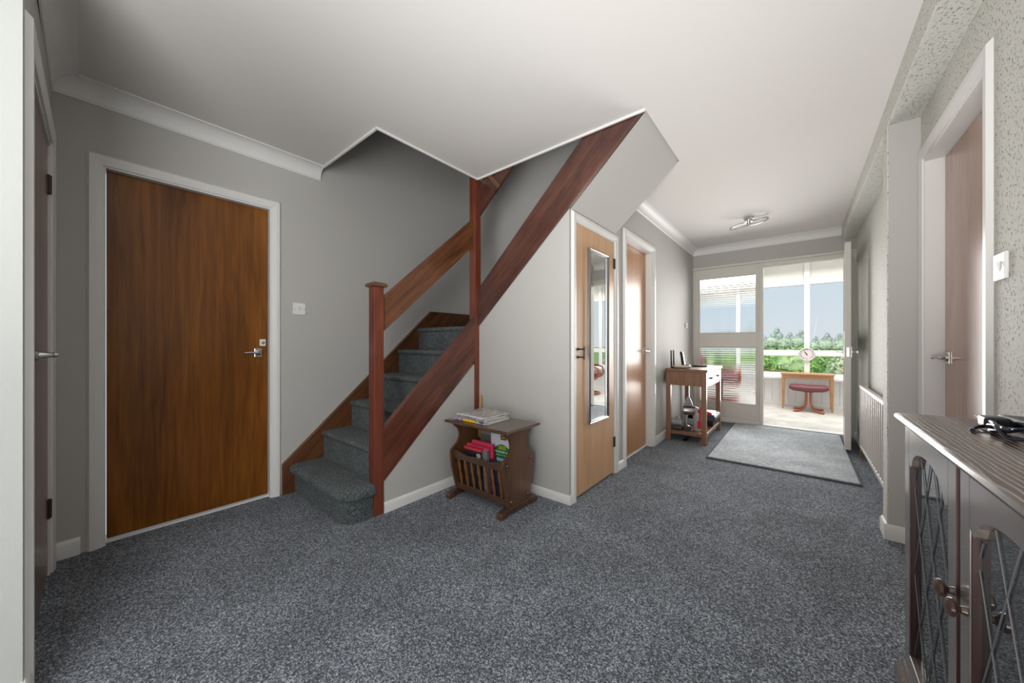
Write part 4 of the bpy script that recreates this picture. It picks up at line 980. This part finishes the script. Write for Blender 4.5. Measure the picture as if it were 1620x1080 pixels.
# recliners
def recliner(label, loc, rot):
    t = thing('recliner', label, 'armchair', loc, rot)
    g = cushion(G(), -0.28, 0.28, -0.30, 0.27, 0.36, 0.50, 0.0); obj('seat_cushion', g, M_leather, t, smooth='all')
    g = cushion(G(), -0.28, 0.28, -0.09, 0.09, 0.0, 0.62, 0.0)
    bmesh.ops.rotate(g.bm, verts=g.bm.verts, cent=(0, 0, 0), matrix=Matrix.Rotation(math.radians(-20), 3, 'X')); bmesh.ops.translate(g.bm, verts=g.bm.verts, vec=(0, 0.28, 0.46))
    obj('backrest', g, M_leather, t, smooth='all')
    g = cushion(G(), -0.21, 0.21, -0.06, 0.06, 0.0, 0.20, 0.0); bmesh.ops.rotate(g.bm, verts=g.bm.verts, cent=(0, 0, 0), matrix=Matrix.Rotation(math.radians(-14), 3, 'X')); bmesh.ops.translate(g.bm, verts=g.bm.verts, vec=(0, 0.46, 1.0))
    obj('headrest', g, M_leather, t, smooth='all')
    for sx in (-1, 1):
        obj('arm_frame', G().tube(catmull([(sx * 0.30, 0.30, 0.34), (sx * 0.33, 0.0, 0.30), (sx * 0.34, -0.26, 0.36), (sx * 0.34, -0.30, 0.50), (sx * 0.34, -0.22, 0.58), (sx * 0.34, 0.18, 0.56)], 4), 0.019, 10), M_bent, t, smooth=True)
        obj('arm_pad', cushion(G(), sx * 0.34 - 0.04, sx * 0.34 + 0.04, -0.22, 0.16, 0.58, 0.62, 0.0), M_leather, t, smooth='all')
    obj('column', G().tube([(0, 0, 0.04), (0, 0, 0.36)], 0.03, 14), M_dgrey, t, smooth=True)
    obj('base_ring', G().tube([(0.27 * math.cos(a * PI / 16), 0.27 * math.sin(a * PI / 16), 0.024) for a in range(32)], 0.022, 8, True), M_bent, t, smooth=True)
    obj('base_spoke', G().tube([(-0.26, 0, 0.03), (0.26, 0, 0.03)], 0.018, 8).tube([(0, -0.26, 0.03), (0, 0.26, 0.03)], 0.018, 8), M_bent, t, smooth=True)
    return t
recliner('burgundy leather recliner behind the reeded glass panel', (-1.15, 6.65, 0.006), PI / 2 + 0.2)
c = recliner('burgundy leather recliner at the right end of the porch, seen in the mirror', (1.15, 6.75, 0.006), -PI / 2 - 0.3)

# ================================================================== garden
M_lawn = mat('lawn', (0.16, 0.26, 0.07), 0.9); n, b, new, ln = nodes(M_lawn); v = coords(n); a = noise(n, v, 3, 5, 0.7)
r = ramp(n, a.outputs[0], [(0.35, (0.13, 0.22, 0.06)), (0.65, (0.24, 0.34, 0.12))]); ln(r.outputs[0], b.inputs['Base Color'])
struct(obj('ground', G().box(-60, 60, PY + 0.1, 140, -0.9, -0.5), M_lawn))
def leafmat(name, c1, c2):
    m = mat(name, c1, 0.6, spec=0.3); n, b, new, ln = nodes(m); v = coords(n); a = noise(n, v, 4, 3, 0.7)
    r = ramp(n, a.outputs[0], [(0.35, c1), (0.65, c2)]); ln(r.outputs[0], b.inputs['Base Color'])
    b.inputs['Subsurface Weight'].default_value = 0.0
    return m
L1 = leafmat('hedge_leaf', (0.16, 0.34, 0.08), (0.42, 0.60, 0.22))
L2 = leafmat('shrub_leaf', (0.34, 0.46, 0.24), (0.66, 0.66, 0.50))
L3 = leafmat('conifer_leaf_hazed', (0.42, 0.50, 0.47), (0.55, 0.60, 0.58))  # distance haze painted into the tree leaf colour
L3B = leafmat('far_hedge_leaf_hazed', (0.40, 0.50, 0.38), (0.56, 0.62, 0.50))  # leaf colour paled to imitate haze over the far hedgerow
L4 = leafmat('yellow_leaf', (0.55, 0.45, 0.12), (0.65, 0.58, 0.30))
M_bark = mat('bark', (0.12, 0.085, 0.06), 0.9)
def foliage(blobs, count, size, seed=1):
    rr = random.Random(seed); bm = bmesh.new(); tot = sum(bx[3] * bx[4] * bx[5] for bx in blobs) ** 1
    wts = [(bx[3] * bx[4] + bx[3] * bx[5] + bx[4] * bx[5]) for bx in blobs]; sw = sum(wts)
    for bx, wt in zip(blobs, wts):
        for _ in range(int(count * wt / sw)):
            while True:
                d = Vector((rr.gauss(0, 1), rr.gauss(0, 1), rr.gauss(0, 1)))
                if d.length > 0.1: break
            d.normalize(); rad = 0.72 + 0.30 * rr.random()
            c = Vector((bx[0] + d.x * bx[3] * rad, bx[1] + d.y * bx[4] * rad, bx[2] + d.z * bx[5] * rad))
            nrm = (d + Vector((rr.uniform(-1, 1), rr.uniform(-1, 1), rr.uniform(-1, 1))) * 0.7).normalized()
            u_ = nrm.orthogonal().normalized(); u_ = (Matrix.Rotation(rr.uniform(0, 6.28), 3, nrm) @ u_); w_ = nrm.cross(u_)
            s_ = size * rr.uniform(0.6, 1.3)
            vs = [bm.verts.new(c + u_ * s_), bm.verts.new(c + w_ * s_ * 0.45), bm.verts.new(c - u_ * s_), bm.verts.new(c - w_ * s_ * 0.45)]
            bm.faces.new(vs)
        # dark inner core
        bmesh.ops.create_icosphere(bm, subdivisions=2, radius=1, matrix=Matrix.Translation((bx[0], bx[1], bx[2])) @ Matrix.Diagonal((bx[3] * 0.78, bx[4] * 0.78, bx[5] * 0.78, 1)))
    return bm
def plant(name, label, cat, blobs, count, size, m, trunk=None, group=None, seed=1):
    z0 = -0.5; x = sum(b_[0] for b_ in blobs) / len(blobs); y = sum(b_[1] for b_ in blobs) / len(blobs)
    t = thing(name, label, cat, (x, y, z0), world=True, group=group)
    bm = foliage(blobs, count, size, seed); bmesh.ops.remove_doubles
    g = G(); g.bm.free(); g.bm = bm
    o = obj('foliage', g, m, t)
    top = max(b_[2] for b_ in blobs)
    obj('stem', G().tube([(x, y, z0), (x, y, (z0 + top) / 2), (x, y, top)], [trunk or 0.05, (trunk or 0.05) * 0.8, 0.02], 8), M_bark, t)
    return t
rr = random.Random(5)
def hedge(x0, x1, y, top, rad):
    out = []; x = x0
    while x < x1:
        out.append((x, y + rr.uniform(-0.15, 0.15), top - rad * 1.0 + rr.uniform(-0.06, 0.08), rad * rr.uniform(0.9, 1.1), rad * 0.9, rad * rr.uniform(0.95, 1.15)))
        out.append((x, y, top - rad * 2.2, rad, rad * 0.9, rad)); x += rad * 1.1
    return out
plant('hedge', 'bright green leafy hedge beyond the porch window left of the clock', 'hedge', hedge(-3.2, 0.15, 11.0, 1.04, 0.5), 9000, 0.055, L1, seed=2)
plant('shrub', 'pale green flowering shrub beyond the porch window right of the clock', 'shrub', hedge(1.0, 3.0, 12.2, 0.86, 0.42), 6500, 0.05, L2, seed=3)
plant('shrub', 'low yellow shrub at the bottom left of the porch window', 'shrub', [(-0.78, 9.9, 0.32, 0.28, 0.25, 0.22), (-0.45, 10.0, 0.28, 0.25, 0.25, 0.2)], 1400, 0.04, L4, seed=4)
trees = [(-9.2, 3.3, 0.95, 'widest hazy tree at the far left of the skyline, behind the reeded glass'), (-6.6, 2.7, 0.75, 'round hazy tree behind the reeded glass, right of the widest one'),
         (-4.2, 3.0, 0.75, 'hazy round tree on the skyline above the hedge, nearest the screen post'), (-2.4, 3.2, 0.62, 'tallest pale tree on the skyline left of the clock'),
         (-1.0, 2.5, 0.42, 'small pointed tree on the skyline between the tallest pale tree and the mullion'), (0.1, 2.8, 0.42, 'pointed hazy tree on the skyline touching the window mullion'),
         (1.5, 1.95, 0.40, 'low hazy tree on the skyline just right of the mullion'), (2.6, 2.35, 0.42, 'pointed hazy tree in the middle of the right hand pane'),
         (3.7, 2.3, 0.45, 'second pointed hazy tree in the right hand pane'), (5.0, 1.8, 0.5, 'lowest hazy tree, beside the open front door'),
         (8.5, 2.6, 0.95, 'hazy tree right of the doorway, seen only in the mirror'), (13.0, 2.8, 1.1, 'farthest right hazy tree, seen only in the mirror')]
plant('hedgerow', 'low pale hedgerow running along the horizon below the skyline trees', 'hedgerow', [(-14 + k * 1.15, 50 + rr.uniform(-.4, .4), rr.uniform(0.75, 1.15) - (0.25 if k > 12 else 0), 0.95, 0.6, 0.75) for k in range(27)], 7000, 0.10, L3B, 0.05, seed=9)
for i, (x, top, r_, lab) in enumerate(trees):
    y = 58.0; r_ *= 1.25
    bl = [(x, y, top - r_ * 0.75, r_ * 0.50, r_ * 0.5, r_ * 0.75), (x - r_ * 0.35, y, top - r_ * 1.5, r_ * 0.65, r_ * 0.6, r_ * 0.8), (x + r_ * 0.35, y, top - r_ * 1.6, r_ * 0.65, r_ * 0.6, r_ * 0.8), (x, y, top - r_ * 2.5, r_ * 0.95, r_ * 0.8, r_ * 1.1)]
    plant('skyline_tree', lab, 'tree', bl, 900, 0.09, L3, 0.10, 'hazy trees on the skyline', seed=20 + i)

for o in bpy.data.objects:
    if '_off' in o: del o['_off']
